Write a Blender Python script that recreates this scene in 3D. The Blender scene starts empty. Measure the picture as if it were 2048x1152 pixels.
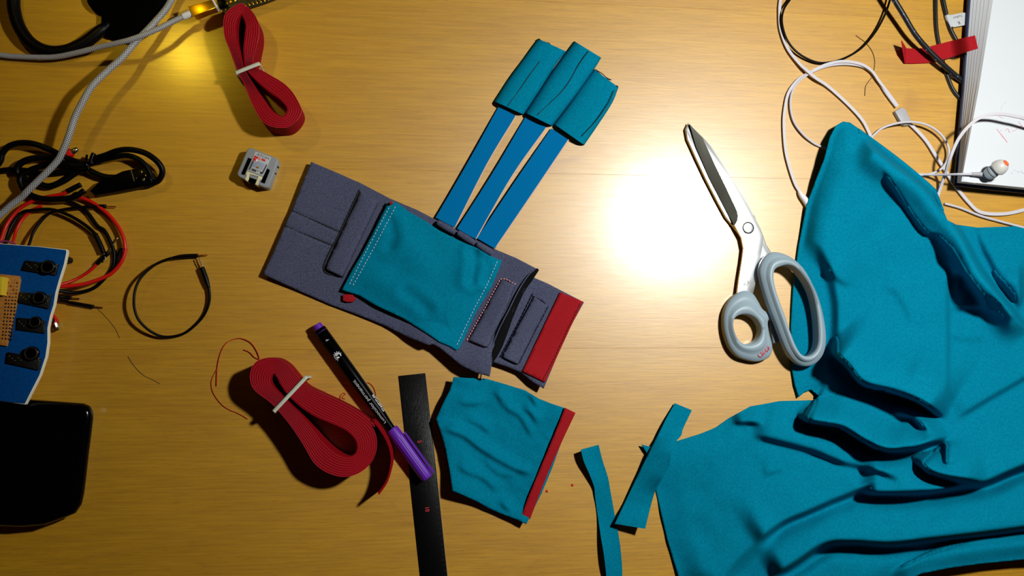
import bpy, bmesh, math, random
import numpy as np
from mathutils import Vector, Matrix
from mathutils.geometry import delaunay_2d_cdt

random.seed(7)
rng = np.random.default_rng(7)
scene = bpy.context.scene
COL = scene.collection

# ------------------------------------------------------------------ camera
# The camera hangs 0.60 m above the table and leans a few degrees; the world
# origin is the point of the table straight below it.
F, CH, NAD = 1600.0, 0.60, (840.0, 720.0)
CP = Vector((0, 0, CH))
QR = Vector(((NAD[0]-1024)/F, -(NAD[1]-576)/F, -1)).normalized().rotation_difference(Vector((0, 0, -1)))
RM = np.array(QR.to_matrix())

def PP(pts, z):
    """pixels (n,2) of the photograph, met at height z (m) above the table"""
    pts = np.asarray(pts, float); z = np.broadcast_to(np.asarray(z, float), (len(pts),))
    d = np.stack([(pts[:, 0]-1024)/F, -(pts[:, 1]-576)/F, -np.ones(len(pts))], 1) @ RM.T
    t = (z-CH)/d[:, 2]
    return np.array([0, 0, CH]) + d*t[:, None]

def P(x, y, z=0.0):
    return Vector(PP([(x, y)], z)[0])

cam = bpy.data.cameras.new('camera')
cam.sensor_width = 36; cam.sensor_fit = 'HORIZONTAL'
cam.lens = F/2048*36; cam.clip_start = 0.01; cam.clip_end = 20
camo = bpy.data.objects.new('camera', cam); COL.objects.link(camo)
camo.location = CP; camo.rotation_mode = 'QUATERNION'; camo.rotation_quaternion = QR
scene.camera = camo

# ------------------------------------------------------------------ light
world = bpy.data.worlds.new('dark_room'); scene.world = world
world.use_nodes = True
bg = world.node_tree.nodes['Background']
bg.inputs['Color'].default_value = (1.0, 0.34, 0.08, 1); bg.inputs['Strength'].default_value = 0.008

def lamp(name, loc, target, size, power, color):
    l = bpy.data.lights.new(name, 'AREA'); l.shape = 'DISK'; l.size = size
    l.energy = power; l.color = color
    o = bpy.data.objects.new(name, l); COL.objects.link(o)
    o.location = loc
    o.rotation_euler = (Vector(target)-Vector(loc)).to_track_quat('-Z', 'Y').to_euler()
    return o

RK, SK = P(1342, 436), 0.97
LK = Vector((RK.x*(1+SK), RK.y*(1+SK), SK*CH))
lamp('desk_lamp_light', LK, P(1500, 620), 0.055, 5.1, (0.96, 1.0, 0.94))
R2, S2 = P(372, 112), 0.55
L2 = Vector((R2.x*(1+S2), R2.y*(1+S2), S2*CH))
lamp('side_lamp_light', L2, R2, 0.03, 0.021, (1.0, 0.70, 0.04)).data.spread = math.radians(60)

scene.view_settings.view_transform = 'Standard'
scene.view_settings.look = 'None'
scene.view_settings.gamma = 1.0
scene.view_settings.use_curve_mapping = False
scene.view_settings.exposure = 0.0

# ------------------------------------------------------------------ helpers
MM = 0.001

def lin(c):
    out = []
    for v in c:
        v = v/255.0
        out.append(v/12.92 if v <= 0.04045 else ((v+0.055)/1.055)**2.4)
    return (*out, 1.0)

MATS = {}
def mat(name, col, rough=0.5, metal=0.0, spec=0.5, col2=None, nscale=400, bump=0.0, bscale=900,
        stretch=(1, 1, 1), sheen=0.0, coat=0.0, trans=0.0, alpha=1.0):
    if name in MATS: return MATS[name]
    m = bpy.data.materials.new(name); m.use_nodes = True
    nt = m.node_tree; b = nt.nodes['Principled BSDF']
    b.inputs['Base Color'].default_value = lin(col)
    b.inputs['Roughness'].default_value = rough
    b.inputs['Metallic'].default_value = metal
    b.inputs['Specular IOR Level'].default_value = spec
    b.inputs['Sheen Weight'].default_value = sheen
    b.inputs['Coat Weight'].default_value = coat
    b.inputs['Coat Roughness'].default_value = 0.15
    b.inputs['Transmission Weight'].default_value = trans
    tc = nt.nodes.new('ShaderNodeTexCoord')
    mp = nt.nodes.new('ShaderNodeMapping'); mp.inputs['Scale'].default_value = stretch
    nt.links.new(tc.outputs['Object'], mp.inputs['Vector'])
    if col2:
        n = nt.nodes.new('ShaderNodeTexNoise'); n.inputs['Scale'].default_value = nscale
        n.inputs['Detail'].default_value = 3
        r = nt.nodes.new('ShaderNodeValToRGB')
        r.color_ramp.elements[0].position = 0.35; r.color_ramp.elements[1].position = 0.65
        r.color_ramp.elements[0].color = lin(col); r.color_ramp.elements[1].color = lin(col2)
        nt.links.new(mp.outputs[0], n.inputs['Vector'])
        nt.links.new(n.outputs['Fac'], r.inputs['Fac'])
        nt.links.new(r.outputs['Color'], b.inputs['Base Color'])
    if bump:
        n2 = nt.nodes.new('ShaderNodeTexNoise'); n2.inputs['Scale'].default_value = bscale
        n2.inputs['Detail'].default_value = 2
        bp = nt.nodes.new('ShaderNodeBump'); bp.inputs['Strength'].default_value = bump
        bp.inputs['Distance'].default_value = 0.0006
        nt.links.new(mp.outputs[0], n2.inputs['Vector'])
        nt.links.new(n2.outputs['Fac'], bp.inputs['Height'])
        nt.links.new(bp.outputs[0], b.inputs['Normal'])
    MATS[name] = m
    return m

def braid_mat(name, c1, c2, ku, kv, rough=0.5, flecks=None):
    """woven sleeve: diagonal checks along the cable's own length and girth (UV)"""
    m = bpy.data.materials.new(name); m.use_nodes = True
    nt = m.node_tree; b = nt.nodes['Principled BSDF']; b.inputs['Roughness'].default_value = rough
    uv = nt.nodes.new('ShaderNodeUVMap')
    mp = nt.nodes.new('ShaderNodeMapping')
    mp.inputs['Scale'].default_value = (ku, kv, 1); mp.inputs['Rotation'].default_value = (0, 0, 0.0)
    ch = nt.nodes.new('ShaderNodeTexChecker'); ch.inputs['Scale'].default_value = 1.0
    ch.inputs['Color1'].default_value = lin(c1); ch.inputs['Color2'].default_value = lin(c2)
    nt.links.new(uv.outputs[0], mp.inputs[0]); nt.links.new(mp.outputs[0], ch.inputs['Vector'])
    out = ch.outputs['Color']
    if flecks:
        mp2 = nt.nodes.new('ShaderNodeMapping'); mp2.inputs['Scale'].default_value = (flecks[1], 3, 1)
        ch2 = nt.nodes.new('ShaderNodeTexVoronoi'); ch2.inputs['Scale'].default_value = 1.0
        ch2.inputs['Randomness'].default_value = 0.35
        lt = nt.nodes.new('ShaderNodeMath'); lt.operation = 'LESS_THAN'; lt.inputs[1].default_value = 0.14
        mx = nt.nodes.new('ShaderNodeMix'); mx.data_type = 'RGBA'
        nt.links.new(uv.outputs[0], mp2.inputs[0]); nt.links.new(mp2.outputs[0], ch2.inputs['Vector'])
        nt.links.new(ch2.outputs['Distance'], lt.inputs[0]); nt.links.new(lt.outputs[0], mx.inputs['Factor'])
        nt.links.new(out, mx.inputs['A']); mx.inputs['B'].default_value = lin(flecks[0])
        out = mx.outputs['Result']
    nt.links.new(out, b.inputs['Base Color'])
    bp = nt.nodes.new('ShaderNodeBump'); bp.inputs['Strength'].default_value = 0.6; bp.inputs['Distance'].default_value = 0.0003
    nt.links.new(ch.outputs['Fac'], bp.inputs['Height']); nt.links.new(bp.outputs[0], b.inputs['Normal'])
    MATS[name] = m
    return m

def wood_mat():
    m = bpy.data.materials.new('birch_wood'); m.use_nodes = True
    nt = m.node_tree; N = nt.nodes; L = nt.links; b = N['Principled BSDF']
    tc = N.new('ShaderNodeTexCoord'); oi = N.new('ShaderNodeObjectInfo')
    off = N.new('ShaderNodeVectorMath'); off.operation = 'MULTIPLY_ADD'
    cb = N.new('ShaderNodeCombineXYZ')
    for i in range(3): L.new(oi.outputs['Random'], cb.inputs[i])
    L.new(cb.outputs[0], off.inputs[0]); off.inputs[1].default_value = (7, 3, 1); L.new(tc.outputs['Object'], off.inputs[2])
    def noise(scale, detail=4, dist=0.0, rough=0.55):
        mp = N.new('ShaderNodeMapping'); mp.inputs['Scale'].default_value = scale
        n = N.new('ShaderNodeTexNoise'); n.inputs['Scale'].default_value = 1.0; n.inputs['Detail'].default_value = detail
        n.inputs['Distortion'].default_value = dist; n.inputs['Roughness'].default_value = rough
        L.new(off.outputs[0], mp.inputs[0]); L.new(mp.outputs[0], n.inputs['Vector']); return n.outputs['Fac']
    def ramp(src, p0, c0, p1, c1):
        r = N.new('ShaderNodeValToRGB'); r.color_ramp.elements[0].position = p0; r.color_ramp.elements[1].position = p1
        r.color_ramp.elements[0].color = c0; r.color_ramp.elements[1].color = c1; L.new(src, r.inputs[0]); return r.outputs[0]
    def mix(kind, f, a, c):
        x = N.new('ShaderNodeMix'); x.data_type = 'RGBA'; x.blend_type = kind
        if isinstance(f, float): x.inputs['Factor'].default_value = f
        else: L.new(f, x.inputs['Factor'])
        L.new(a, x.inputs['A']); L.new(c, x.inputs['B']); return x.outputs['Result']
    broad = ramp(noise((6, 40, 6), 3, 0.6), 0.3, WOOD_A, 0.7, WOOD_B)
    fine = ramp(noise((30, 700, 30), 4), 0.35, (0.88, 0.86, 0.80, 1), 0.65, (1.08, 1.08, 1.1, 1))
    col = mix('MULTIPLY', 1.0, broad, fine)
    pores = ramp(noise((110, 1900, 110), 2), 0.30, (0.62, 0.55, 0.42, 1), 0.40, (1, 1, 1, 1))
    col = mix('MULTIPLY', 0.5, col, pores)
    spots = ramp(noise((13, 17, 13), 2, 1.0), 0.68, (1, 1, 1, 1), 0.78, (0.80, 0.72, 0.6, 1))
    col = mix('MULTIPLY', 0.8, col, spots)
    L.new(col, b.inputs['Base Color'])
    rr = N.new('ShaderNodeMapRange'); L.new(noise((40, 400, 40), 3), rr.inputs[0])
    rr.inputs[3].default_value = 0.43; rr.inputs[4].default_value = 0.52
    L.new(rr.outputs[0], b.inputs['Roughness'])
    b.inputs['Specular IOR Level'].default_value = 1.0; b.inputs['IOR'].default_value = 1.62
    b.inputs['Coat Weight'].default_value = 1.0; b.inputs['Coat Roughness'].default_value = 0.21
    bp = N.new('ShaderNodeBump'); bp.inputs['Strength'].default_value = 0.12; bp.inputs['Distance'].default_value = 0.0004
    L.new(noise((60, 900, 60), 3), bp.inputs['Height']); L.new(bp.outputs[0], b.inputs['Normal'])
    return m

def tag(o, label, cat, group=None):
    o['label'] = label; o['category'] = cat
    if group: o['group'] = group
    return o

def thing(name, label, cat, loc, group=None):
    o = bpy.data.objects.new(name, None); COL.objects.link(o)
    o.empty_display_size = 0.01
    o.location = Vector(loc)
    return tag(o, label, cat, group)

def root_of(o):
    while o.parent: o = o.parent
    return o

def mesh(name, V, Fc, m, parent=None, smooth=True, uv=None, label=None):
    me = bpy.data.meshes.new(name)
    V = np.asarray(V, float)
    if parent is None:
        base = np.array([(V[:, 0].min()+V[:, 0].max())/2, (V[:, 1].min()+V[:, 1].max())/2, V[:, 2].min()])
    else:
        base = np.array(root_of(parent).location)
    me.from_pydata((V-base).tolist(), [], [list(map(int, f)) for f in Fc])
    if uv is not None:
        ul = me.uv_layers.new(name='UVMap')
        li = np.zeros(len(me.loops), dtype=np.int32); me.loops.foreach_get('vertex_index', li)
        ul.data.foreach_set('uv', np.asarray(uv, np.float32)[li].ravel())
    me.update()
    bm = bmesh.new(); bm.from_mesh(me); bmesh.ops.recalc_face_normals(bm, faces=bm.faces); bm.to_mesh(me); bm.free()
    if smooth:
        for p in me.polygons: p.use_smooth = True
    me.materials.append(m)
    o = bpy.data.objects.new(name, me); COL.objects.link(o)
    if parent is None:
        o.location = base
    else:
        o.parent = parent
    if label: o['label'] = label
    return o

def sharp(o, ang=35):
    """smooth faces, hard edges past an angle"""
    me = o.data; a = math.radians(ang)
    bm = bmesh.new(); bm.from_mesh(me)
    for e in bm.edges:
        e.smooth = not (len(e.link_faces) != 2 or e.calc_face_angle(0) > a)
    bm.to_mesh(me); bm.free()
    return o

def cat(pts, n=8, closed=False):
    """Catmull-Rom through points of any dimension"""
    p = np.asarray(pts, float); k = len(p)
    if closed: q = np.vstack([p[-1], p, p[0], p[1]]); segs = k
    else: q = np.vstack([2*p[0]-p[1], p, 2*p[-1]-p[-2]]); segs = k-1
    out = []
    for i in range(segs):
        a, b, c, d = q[i], q[i+1], q[i+2], q[i+3]
        for j in range(n):
            t = j/n
            out.append(0.5*((2*b)+(-a+c)*t+(2*a-5*b+4*c-d)*t*t+(-a+3*b-3*c+d)*t**3))
    if not closed: out.append(p[-1])
    return np.array(out)

def Z(ox, oy, s):
    """points read off an enlarged crop -> photograph pixels (extra values kept)"""
    def f(*pts): return [(ox+p[0]/s, oy+p[1]/s, *p[2:]) for p in pts]
    return f

def w3(pts, zdef=None):
    """(px, py[, z mm]) -> world"""
    a = np.array([(p[0], p[1], p[2] if len(p) > 2 else zdef) for p in pts], float)
    return PP(a[:, :2], a[:, 2]*MM)

def frames(C):
    T = np.gradient(C, axis=0); T /= np.linalg.norm(T, axis=1)[:, None]+1e-12
    n = np.cross(T[0], [0, 0, 1.0])
    if np.linalg.norm(n) < 1e-6: n = np.array([1.0, 0, 0])
    n /= np.linalg.norm(n); Nn = [n]
    for i in range(1, len(C)):
        v = Nn[-1]-T[i]*np.dot(Nn[-1], T[i]); Nn.append(v/(np.linalg.norm(v)+1e-12))
    Nn = np.array(Nn); B = np.cross(T, Nn)
    return T, Nn, B

def tube_geo(C, r, sides=10):
    C = np.asarray(C, float); n = len(C)
    r = np.broadcast_to(np.asarray(r, float), (n,))
    T, A, B = frames(C)
    ang = np.linspace(0, 2*math.pi, sides, endpoint=False)
    V = C[:, None, :]+r[:, None, None]*(np.cos(ang)[None, :, None]*A[:, None, :]+np.sin(ang)[None, :, None]*B[:, None, :])
    V = V.reshape(-1, 3)
    Ln = np.concatenate([[0], np.cumsum(np.linalg.norm(np.diff(C, axis=0), axis=1))])
    uv = np.stack([np.repeat(Ln, sides), np.tile(np.minimum(ang, 2*math.pi-ang)/(2*math.pi)*2, n)], 1)
    Fc = [(i*sides+j, i*sides+(j+1) % sides, (i+1)*sides+(j+1) % sides, (i+1)*sides+j) for i in range(n-1) for j in range(sides)]
    Fc.append(tuple(range(sides))[::-1]); Fc.append(tuple((n-1)*sides+j for j in range(sides)))
    return V, Fc, uv

def tube(name, pts, r, m, parent=None, n=8, sides=10, label=None, z=None):
    """pts (px,py,z mm centre); r mm, or one value for each point"""
    a = w3(pts, z); C = cat(a, n)
    if np.ndim(r): r = cat(np.array(r, float)[:, None], n)[:, 0]
    V, Fc, uv = tube_geo(C, np.asarray(r)*MM, sides)
    return mesh(name, V, Fc, m, parent, True, uv, label)

def band_geo(C, W, wid, thick, closed=False):
    """ribbon along C: half width along unit vectors W, thickness across"""
    C = np.asarray(C, float); n = len(C)
    T = np.gradient(C, axis=0)
    if closed:
        T = (np.roll(C, -1, 0)-np.roll(C, 1, 0))
    T /= np.linalg.norm(T, axis=1)[:, None]+1e-12
    W = np.broadcast_to(np.asarray(W, float), C.shape)
    W = W-T*np.sum(W*T, 1)[:, None]; W = W/(np.linalg.norm(W, axis=1)[:, None]+1e-12)
    D = np.cross(T, W)
    wid = np.broadcast_to(np.asarray(wid, float), (n,))[:, None]/2; t = thick/2
    c = 0.35*thick
    prof = [(-1, 0, -t+c*0), (1, 0, -t), (1, 0, t), (-1, 0, t)]
    ring = [C-W*wid-D*t, C+W*wid-D*t, C+W*wid+D*t, C-W*wid+D*t]
    V = np.stack(ring, 1).reshape(-1, 3)
    Fc = [(i*4+j, i*4+(j+1) % 4, ((i+1) % n)*4+(j+1) % 4, ((i+1) % n)*4+j) for i in range(n if closed else n-1) for j in range(4)]
    if not closed: Fc += [(3, 2, 1, 0), tuple((n-1)*4+j for j in range(4))]
    return V, Fc

def ribbon(name, pts, wid, thick, m, parent=None, n=8, label=None, z=None):
    """flat band lying along pts, width across the path and level"""
    C = cat(w3(pts, z), n)
    T = np.gradient(C, axis=0); W = np.cross(T, [0, 0, 1.0])
    V, Fc = band_geo(C, W/np.linalg.norm(W, axis=1)[:, None], np.asarray(wid)*MM, thick*MM)
    return sharp(mesh(name, V, Fc, m, parent, True, None, label), 40)

def inset(Q, d):
    """move a closed xy loop inward by d"""
    a = np.roll(Q, 1, 0); b = np.roll(Q, -1, 0); t = b-a; t /= np.linalg.norm(t, axis=1)[:, None]+1e-12
    nrm = np.stack([-t[:, 1], t[:, 0]], 1)
    area = 0.5*np.sum(Q[:, 0]*np.roll(Q[:, 1], -1)-np.roll(Q[:, 0], -1)*Q[:, 1])
    return Q+nrm*d*(1 if area > 0 else -1)

def slab(name, px, z0, z1, m, parent=None, bev=0.3, smooth_n=0, label=None, segs=3, taper=0.0):
    """plate with the outline px seen at its top z1 (mm), straight walls to z0, rounded upper edge"""
    a = np.asarray([p[:2] for p in px], float)
    if smooth_n: a = cat(a, smooth_n, True)
    Q = PP(a, z1*MM)[:, :2]; k = len(Q)
    rings = [(inset(Q, -taper*MM), z0*MM)]
    for i in range(segs+1):
        t = i/segs*math.pi/2
        rings.append((inset(Q, bev*MM*(1-math.cos(t))), (z1-bev*(1-math.sin(t)))*MM))
    V = np.vstack([np.column_stack([q, np.full(k, z)]) for q, z in rings])
    Fc = [(r*k+i, r*k+(i+1) % k, (r+1)*k+(i+1) % k, (r+1)*k+i) for r in range(len(rings)-1) for i in range(k)]
    Fc.append(tuple(range(k))[::-1]); Fc.append(tuple((len(rings)-1)*k+i for i in range(k)))
    return sharp(mesh(name, V, Fc, m, parent, True, None, label), 50)

def resample(a, step, closed=True):
    a = np.asarray(a, float)
    q = np.vstack([a, a[:1]]) if closed else a
    out = []
    for i in range(len(q)-1):
        n = max(1, int(round(np.linalg.norm(q[i+1]-q[i])/step)))
        for j in range(n): out.append(q[i]+(q[i+1]-q[i])*j/n)
    if not closed: out.append(q[-1])
    return np.array(out)

def inside(poly, pts):
    x, y = pts[:, 0], pts[:, 1]; c = np.zeros(len(pts), bool); j = len(poly)-1
    for i in range(len(poly)):
        xi, yi = poly[i]; xj, yj = poly[j]
        c ^= ((yi > y) != (yj > y)) & (x < (xj-xi)*(y-yi)/(yj-yi+1e-12)+xi); j = i
    return c

def dist_poly(pts, line, closed=False):
    """distance, signed side and arc position of the nearest point of a polyline"""
    line = np.asarray(line, float)
    if closed: line = np.vstack([line, line[:1]])
    best = np.full(len(pts), 1e9); side = np.zeros(len(pts)); arc = np.zeros(len(pts)); s = 0.0
    for a, b in zip(line[:-1], line[1:]):
        d = b-a; l = np.linalg.norm(d)+1e-9
        t = np.clip(((pts-a)@d)/(l*l), 0, 1)
        q = a+t[:, None]*d; e = np.linalg.norm(pts-q, axis=1); k = e < best
        best[k] = e[k]; arc[k] = s+t[k]*l
        cr = d[0]*(pts[:, 1]-a[1])-d[1]*(pts[:, 0]-a[0]); side[k] = np.sign(cr[k]); s += l
    return best, side, arc, s

def sst(a, b, x):
    t = np.clip((x-a)/(b-a), 0, 1); return t*t*(3-2*t)

def vnoise(p, scale, seed=0):
    """smooth value noise on (n,2) pixels, -1..1"""
    q = p/scale+seed*17.3; i = np.floor(q).astype(int); f = q-i; f = f*f*(3-2*f)
    def h(a, b):
        v = np.sin(a*127.1+b*311.7+seed*74.7)*43758.5453; return (v-np.floor(v))*2-1
    return ((h(i[:, 0], i[:, 1])*(1-f[:, 0])+h(i[:, 0]+1, i[:, 1])*f[:, 0])*(1-f[:, 1]) +
            (h(i[:, 0], i[:, 1]+1)*(1-f[:, 0])+h(i[:, 0]+1, i[:, 1]+1)*f[:, 0])*f[:, 1])

def cloth(name, outline, zf, step, m, parent=None, thick=0.8, label=None, smooth_n=0, relax=0):
    """sheet filling an outline; zf(pixels)->height mm of its upper side"""
    o = np.asarray([p[:2] for p in outline], float)
    if smooth_n: o = cat(o, smooth_n, True)
    o = resample(o, step)
    x0, y0 = o.min(0); x1, y1 = o.max(0)
    gx, gy = np.meshgrid(np.arange(x0, x1, step), np.arange(y0, y1, step*0.87))
    gx = gx+(np.arange(gx.shape[0]) % 2)[:, None]*step/2
    g = np.column_stack([gx.ravel(), gy.ravel()]); g = g[inside(o, g)]
    if len(g):
        keep = np.ones(len(g), bool)
        for c in range(0, len(g), 4000):
            d = np.min(np.linalg.norm(g[c:c+4000, None]-o[None], axis=2), axis=1) if len(o) < 4000 else 9
            keep[c:c+4000] = d > step*0.55
        g = g[keep]
    pts = np.vstack([o, g])
    r = delaunay_2d_cdt([Vector(p) for p in pts], [], [list(range(len(o)))], 1, 1e-4)
    v2 = np.array([(v.x, v.y) for v in r[0]]); tri = r[2]
    z = zf(v2)*MM
    nf = np.array(tri)
    for _ in range(relax):
        acc = np.zeros(len(z)); cnt = np.zeros(len(z))
        for a, b in ((0, 1), (1, 2), (2, 0)):
            np.add.at(acc, nf[:, a], z[nf[:, b]]); np.add.at(cnt, nf[:, a], 1)
            np.add.at(acc, nf[:, b], z[nf[:, a]]); np.add.at(cnt, nf[:, b], 1)
        z = 0.5*z+0.5*acc/np.maximum(cnt, 1)
    V = PP(v2, z); k = len(V)
    from collections import Counter
    ed = Counter()
    for t in tri:
        for i in range(3): ed[(t[i], t[(i+1) % 3])] += 1
    bound = [e for e in ed if (e[1], e[0]) not in ed]
    Nv = np.zeros((k, 3))
    fn = np.cross(V[nf[:, 1]]-V[nf[:, 0]], V[nf[:, 2]]-V[nf[:, 0]])
    fn *= np.where(fn[:, 2:3] < 0, -1, 1)
    for c in range(3): np.add.at(Nv, nf[:, c], fn)
    Nv /= np.linalg.norm(Nv, axis=1)[:, None]+1e-12
    Vb = V-Nv*thick*MM; Vb[:, 2] = np.maximum(Vb[:, 2], 0.00015)
    Fc = [tuple(t) for t in tri]+[tuple(i+k for i in t[::-1]) for t in tri]+[(a, b, b+k, a+k) for a, b in bound]
    return sharp(mesh(name, np.vstack([V, Vb]), Fc, m, parent, True, None, label), 110)

def patch(name, left, right, zf, m, parent=None, nu=14, nv=30, thick=0.7, label=None):
    """sheet between two polylines; zf(u,v) mm, u 0..1 left to right, v 0..1 along"""
    def rs(a, n):
        a = cat(np.asarray([p[:2] for p in a], float), 8) if len(a) > 2 else np.asarray([p[:2] for p in a], float)
        s = np.concatenate([[0], np.cumsum(np.linalg.norm(np.diff(a, axis=0), axis=1))]); t = np.linspace(0, s[-1], n)
        return np.column_stack([np.interp(t, s, a[:, 0]), np.interp(t, s, a[:, 1])])
    Lp, Rp = rs(left, nv+1), rs(right, nv+1)
    u = np.linspace(0, 1, nu+1); v = np.linspace(0, 1, nv+1)
    U, Vv = np.meshgrid(u, v)
    px = Lp[:, None]*(1-u)[None, :, None]+Rp[:, None]*u[None, :, None]
    z = zf(U.ravel(), Vv.ravel())
    V = PP(px.reshape(-1, 2), z*MM); k = len(V)
    Vb = V.copy(); Vb[:, 2] = np.maximum(Vb[:, 2]-thick*MM, 0.00012)
    w = nu+1; Fc = []
    for j in range(nv):
        for i in range(nu):
            q = (j*w+i, j*w+i+1, (j+1)*w+i+1, (j+1)*w+i); Fc.append(q); Fc.append(tuple(x+k for x in q[::-1]))
    rim = [i for i in range(w)]+[j*w+nu for j in range(1, nv+1)]+[nv*w+i for i in range(nu-1, -1, -1)]+[j*w for j in range(nv-1, 0, -1)]
    for a, b in zip(rim, rim[1:]+rim[:1]): Fc.append((a, b, b+k, a+k))
    return sharp(mesh(name, np.vstack([V, Vb]), Fc, m, parent, True, None, label), 60)

def lathe(name, A, B, prof, m, parent=None, sides=24, label=None):
    """solid of turning about the axis A->B; prof (mm along, mm radius)"""
    A = Vector(A); D = (Vector(B)-A).normalized()
    s = D.cross(Vector((0, 0, 1)))
    if s.length < 1e-6: s = Vector((1, 0, 0))
    s.normalize(); t = s.cross(D)
    V = []; n = len(prof)
    for d, r in prof:
        for j in range(sides):
            a = 2*math.pi*j/sides
            V.append(A+D*d*MM+(s*math.cos(a)+t*math.sin(a))*r*MM)
    Fc = [(i*sides+j, i*sides+(j+1) % sides, (i+1)*sides+(j+1) % sides, (i+1)*sides+j) for i in range(n-1) for j in range(sides)]
    Fc += [tuple(range(sides))[::-1], tuple((n-1)*sides+j for j in range(sides))]
    return sharp(mesh(name, V, Fc, m, parent, True, None, label), 35)

def ringloft(name, outer, inner, prof, m, parent=None, n=4, count=96, label=None, zref=None):
    """handle loop: prof (t 0 outer..1 inner, z mm) swept between two outlines"""
    def rs(a):
        a = cat(np.asarray(a, float), 10, True); a = np.vstack([a, a[:1]])
        s = np.concatenate([[0], np.cumsum(np.linalg.norm(np.diff(a, axis=0), axis=1))]); t = np.linspace(0, s[-1], count, endpoint=False)
        return np.column_stack([np.interp(t, s, a[:, 0]), np.interp(t, s, a[:, 1])])
    O, I = rs(outer), rs(inner)
    V = []
    for t, z in prof:
        V.append(np.column_stack([PP(O*(1-t)+I*t, (zref if zref is not None else z)*MM)[:, :2], np.full(count, z*MM)]))
    V = np.vstack(V); k = len(prof)
    Fc = [(a*count+i, a*count+(i+1) % count, ((a+1) % k)*count+(i+1) % count, ((a+1) % k)*count+i) for a in range(k) for i in range(count)]
    return sharp(mesh(name, V, Fc, m, parent, True, None, label), 60)

def stitches(name, lines, m, parent, dash=5, gap=4, r=0.28, label=None, z=3.0):
    """a run of little thread dashes (px lines, one joined part)"""
    V = []; Fc = []
    for ln in lines:
        zf = ln[1] if isinstance(ln, tuple) and callable(ln[1]) else None
        q = resample(np.asarray(ln[0] if zf else ln, float), 1.0, False); i = 0
        while i+dash < len(q):
            s = q[[i, i+dash//2, i+dash]]; zz = zf(s) if zf else np.full(3, z)
            v, f, _ = tube_geo(PP(s, (zz+np.array([0, r, 0]))*MM), r*MM, 5)
            off = len(V); V += v.tolist(); Fc += [tuple(x+off for x in t) for t in f]
            i += dash+gap
    o = mesh(name, V, Fc, m, parent, True, None, label); o['kind'] = 'stuff'
    return o

def text_geo(s, size, bold=False):
    cu = bpy.data.curves.new('t', 'FONT'); cu.body = s; cu.size = size*MM/0.72; cu.align_x = 'CENTER'; cu.align_y = 'CENTER'
    cu.resolution_u = 3
    if bold: cu.offset = size*MM*0.02
    ob = bpy.data.objects.new('t', cu); COL.objects.link(ob)
    me = bpy.data.meshes.new_from_object(ob.evaluated_get(bpy.context.evaluated_depsgraph_get()))
    V = np.array([v.co[:] for v in me.vertices]); Fc = [tuple(p.vertices) for p in me.polygons]
    bpy.data.objects.remove(ob); bpy.data.curves.remove(cu); bpy.data.meshes.remove(me)
    return V, Fc

def text(name, s, size, at, direc, z, m, parent, sx=1.0, bold=False):
    """flat print; at (px), direc = reading direction in the photograph, capitals size mm tall"""
    V, Fc = text_geo(s, size, bold)
    o = P(at[0], at[1], z*MM); a = P(at[0]+direc[0], at[1]+direc[1], z*MM)-o; a.normalize(); b = Vector((-a.y, a.x, 0))
    W = [o+a*v[0]*sx+b*v[1] for v in V]
    return mesh(name, W, Fc, m, parent, False)

def strokes(name, lines, r, z, m, parent=None, label=None, n=4):
    """pen strokes as very thin beads, joined"""
    V = []; Fc = []
    for ln in lines:
        C = cat(PP(np.asarray(ln, float), z*MM), n) if len(ln) > 2 else PP(np.asarray(ln, float), z*MM)
        v, f, _ = tube_geo(C, r*MM, 5); off = len(V); V += v.tolist(); Fc += [tuple(x+off for x in t) for t in f]
    return mesh(name, V, Fc, m, parent, True, None, label)

# ------------------------------------------------------------------ materials
WOOD_A = lin((190, 133, 3)); WOOD_B = lin((201, 145, 8))
WOOD = wood_mat()
FELT = mat('grey_felt', (60, 62, 86), 0.95, col2=(88, 90, 114), nscale=1500, bump=0.5, bscale=2500, spec=0.1)
TEAL = mat('teal_jersey', (0, 108, 140), 0.9, col2=(0, 121, 149), nscale=700, bump=0.25, bscale=3000, spec=0.03)
STRAPBLUE = mat('blue_elastic', (0, 104, 162), 0.85, bump=0.3, bscale=3500, spec=0.03)
RED = mat('red_hook_tape', (172, 8, 24), 0.8, col2=(146, 4, 16), nscale=2500, bump=0.6, bscale=2500, spec=0.25)
REDPINK = mat('red_tape_edge', (206, 44, 66), 0.6, spec=0.4)
STITCHPINK = mat('pink_thread', (226, 150, 160), 0.8)
STITCHDARK = mat('dark_thread', (20, 20, 26), 0.8)
STITCHPALE = mat('pale_thread', (190, 200, 215), 0.8)
BLACKP = mat('black_plastic', (3, 3, 4), 0.3, spec=0.05)
BLACKG = mat('black_glossy_plastic', (3, 3, 4), 0.14, spec=0.25)
BLACKR = mat('black_rubber', (4, 4, 5), 0.42, spec=0.14)
BLACKFAB = mat('black_fabric', (14, 14, 15), 0.95, bump=0.4, bscale=2500, spec=0.1)
WHITEP = mat('white_plastic', (222, 220, 224), 0.4, spec=0.4)
WHITEC = mat('white_cable', (196, 189, 197), 0.5, spec=0.3)
GREYP = mat('grey_handle_plastic', (142, 158, 170), 0.42, spec=0.4)
GREYBOX = mat('grey_case_plastic', (140, 143, 150), 0.5, bump=0.1, bscale=3000)
STEEL = mat('brushed_steel', (222, 222, 226), 0.30, metal=1.0)
STEELD = mat('darkened_steel', (74, 72, 66), 0.24, metal=1.0)  # darkened to paint in the dark reflection on the ground blade face
GOLD = mat('gold_plating', (250, 196, 40), 0.35, metal=1.0)
COPPER = mat('copper_pin', (190, 110, 60), 0.35, metal=1.0)
SILVER = mat('tinned_pin', (225, 222, 215), 0.25, metal=1.0)
NAVY = mat('navy_cover', (16, 22, 60), 0.6)
PAPER = mat('white_paper', (206, 207, 214), 0.8, spec=0.2)
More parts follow.
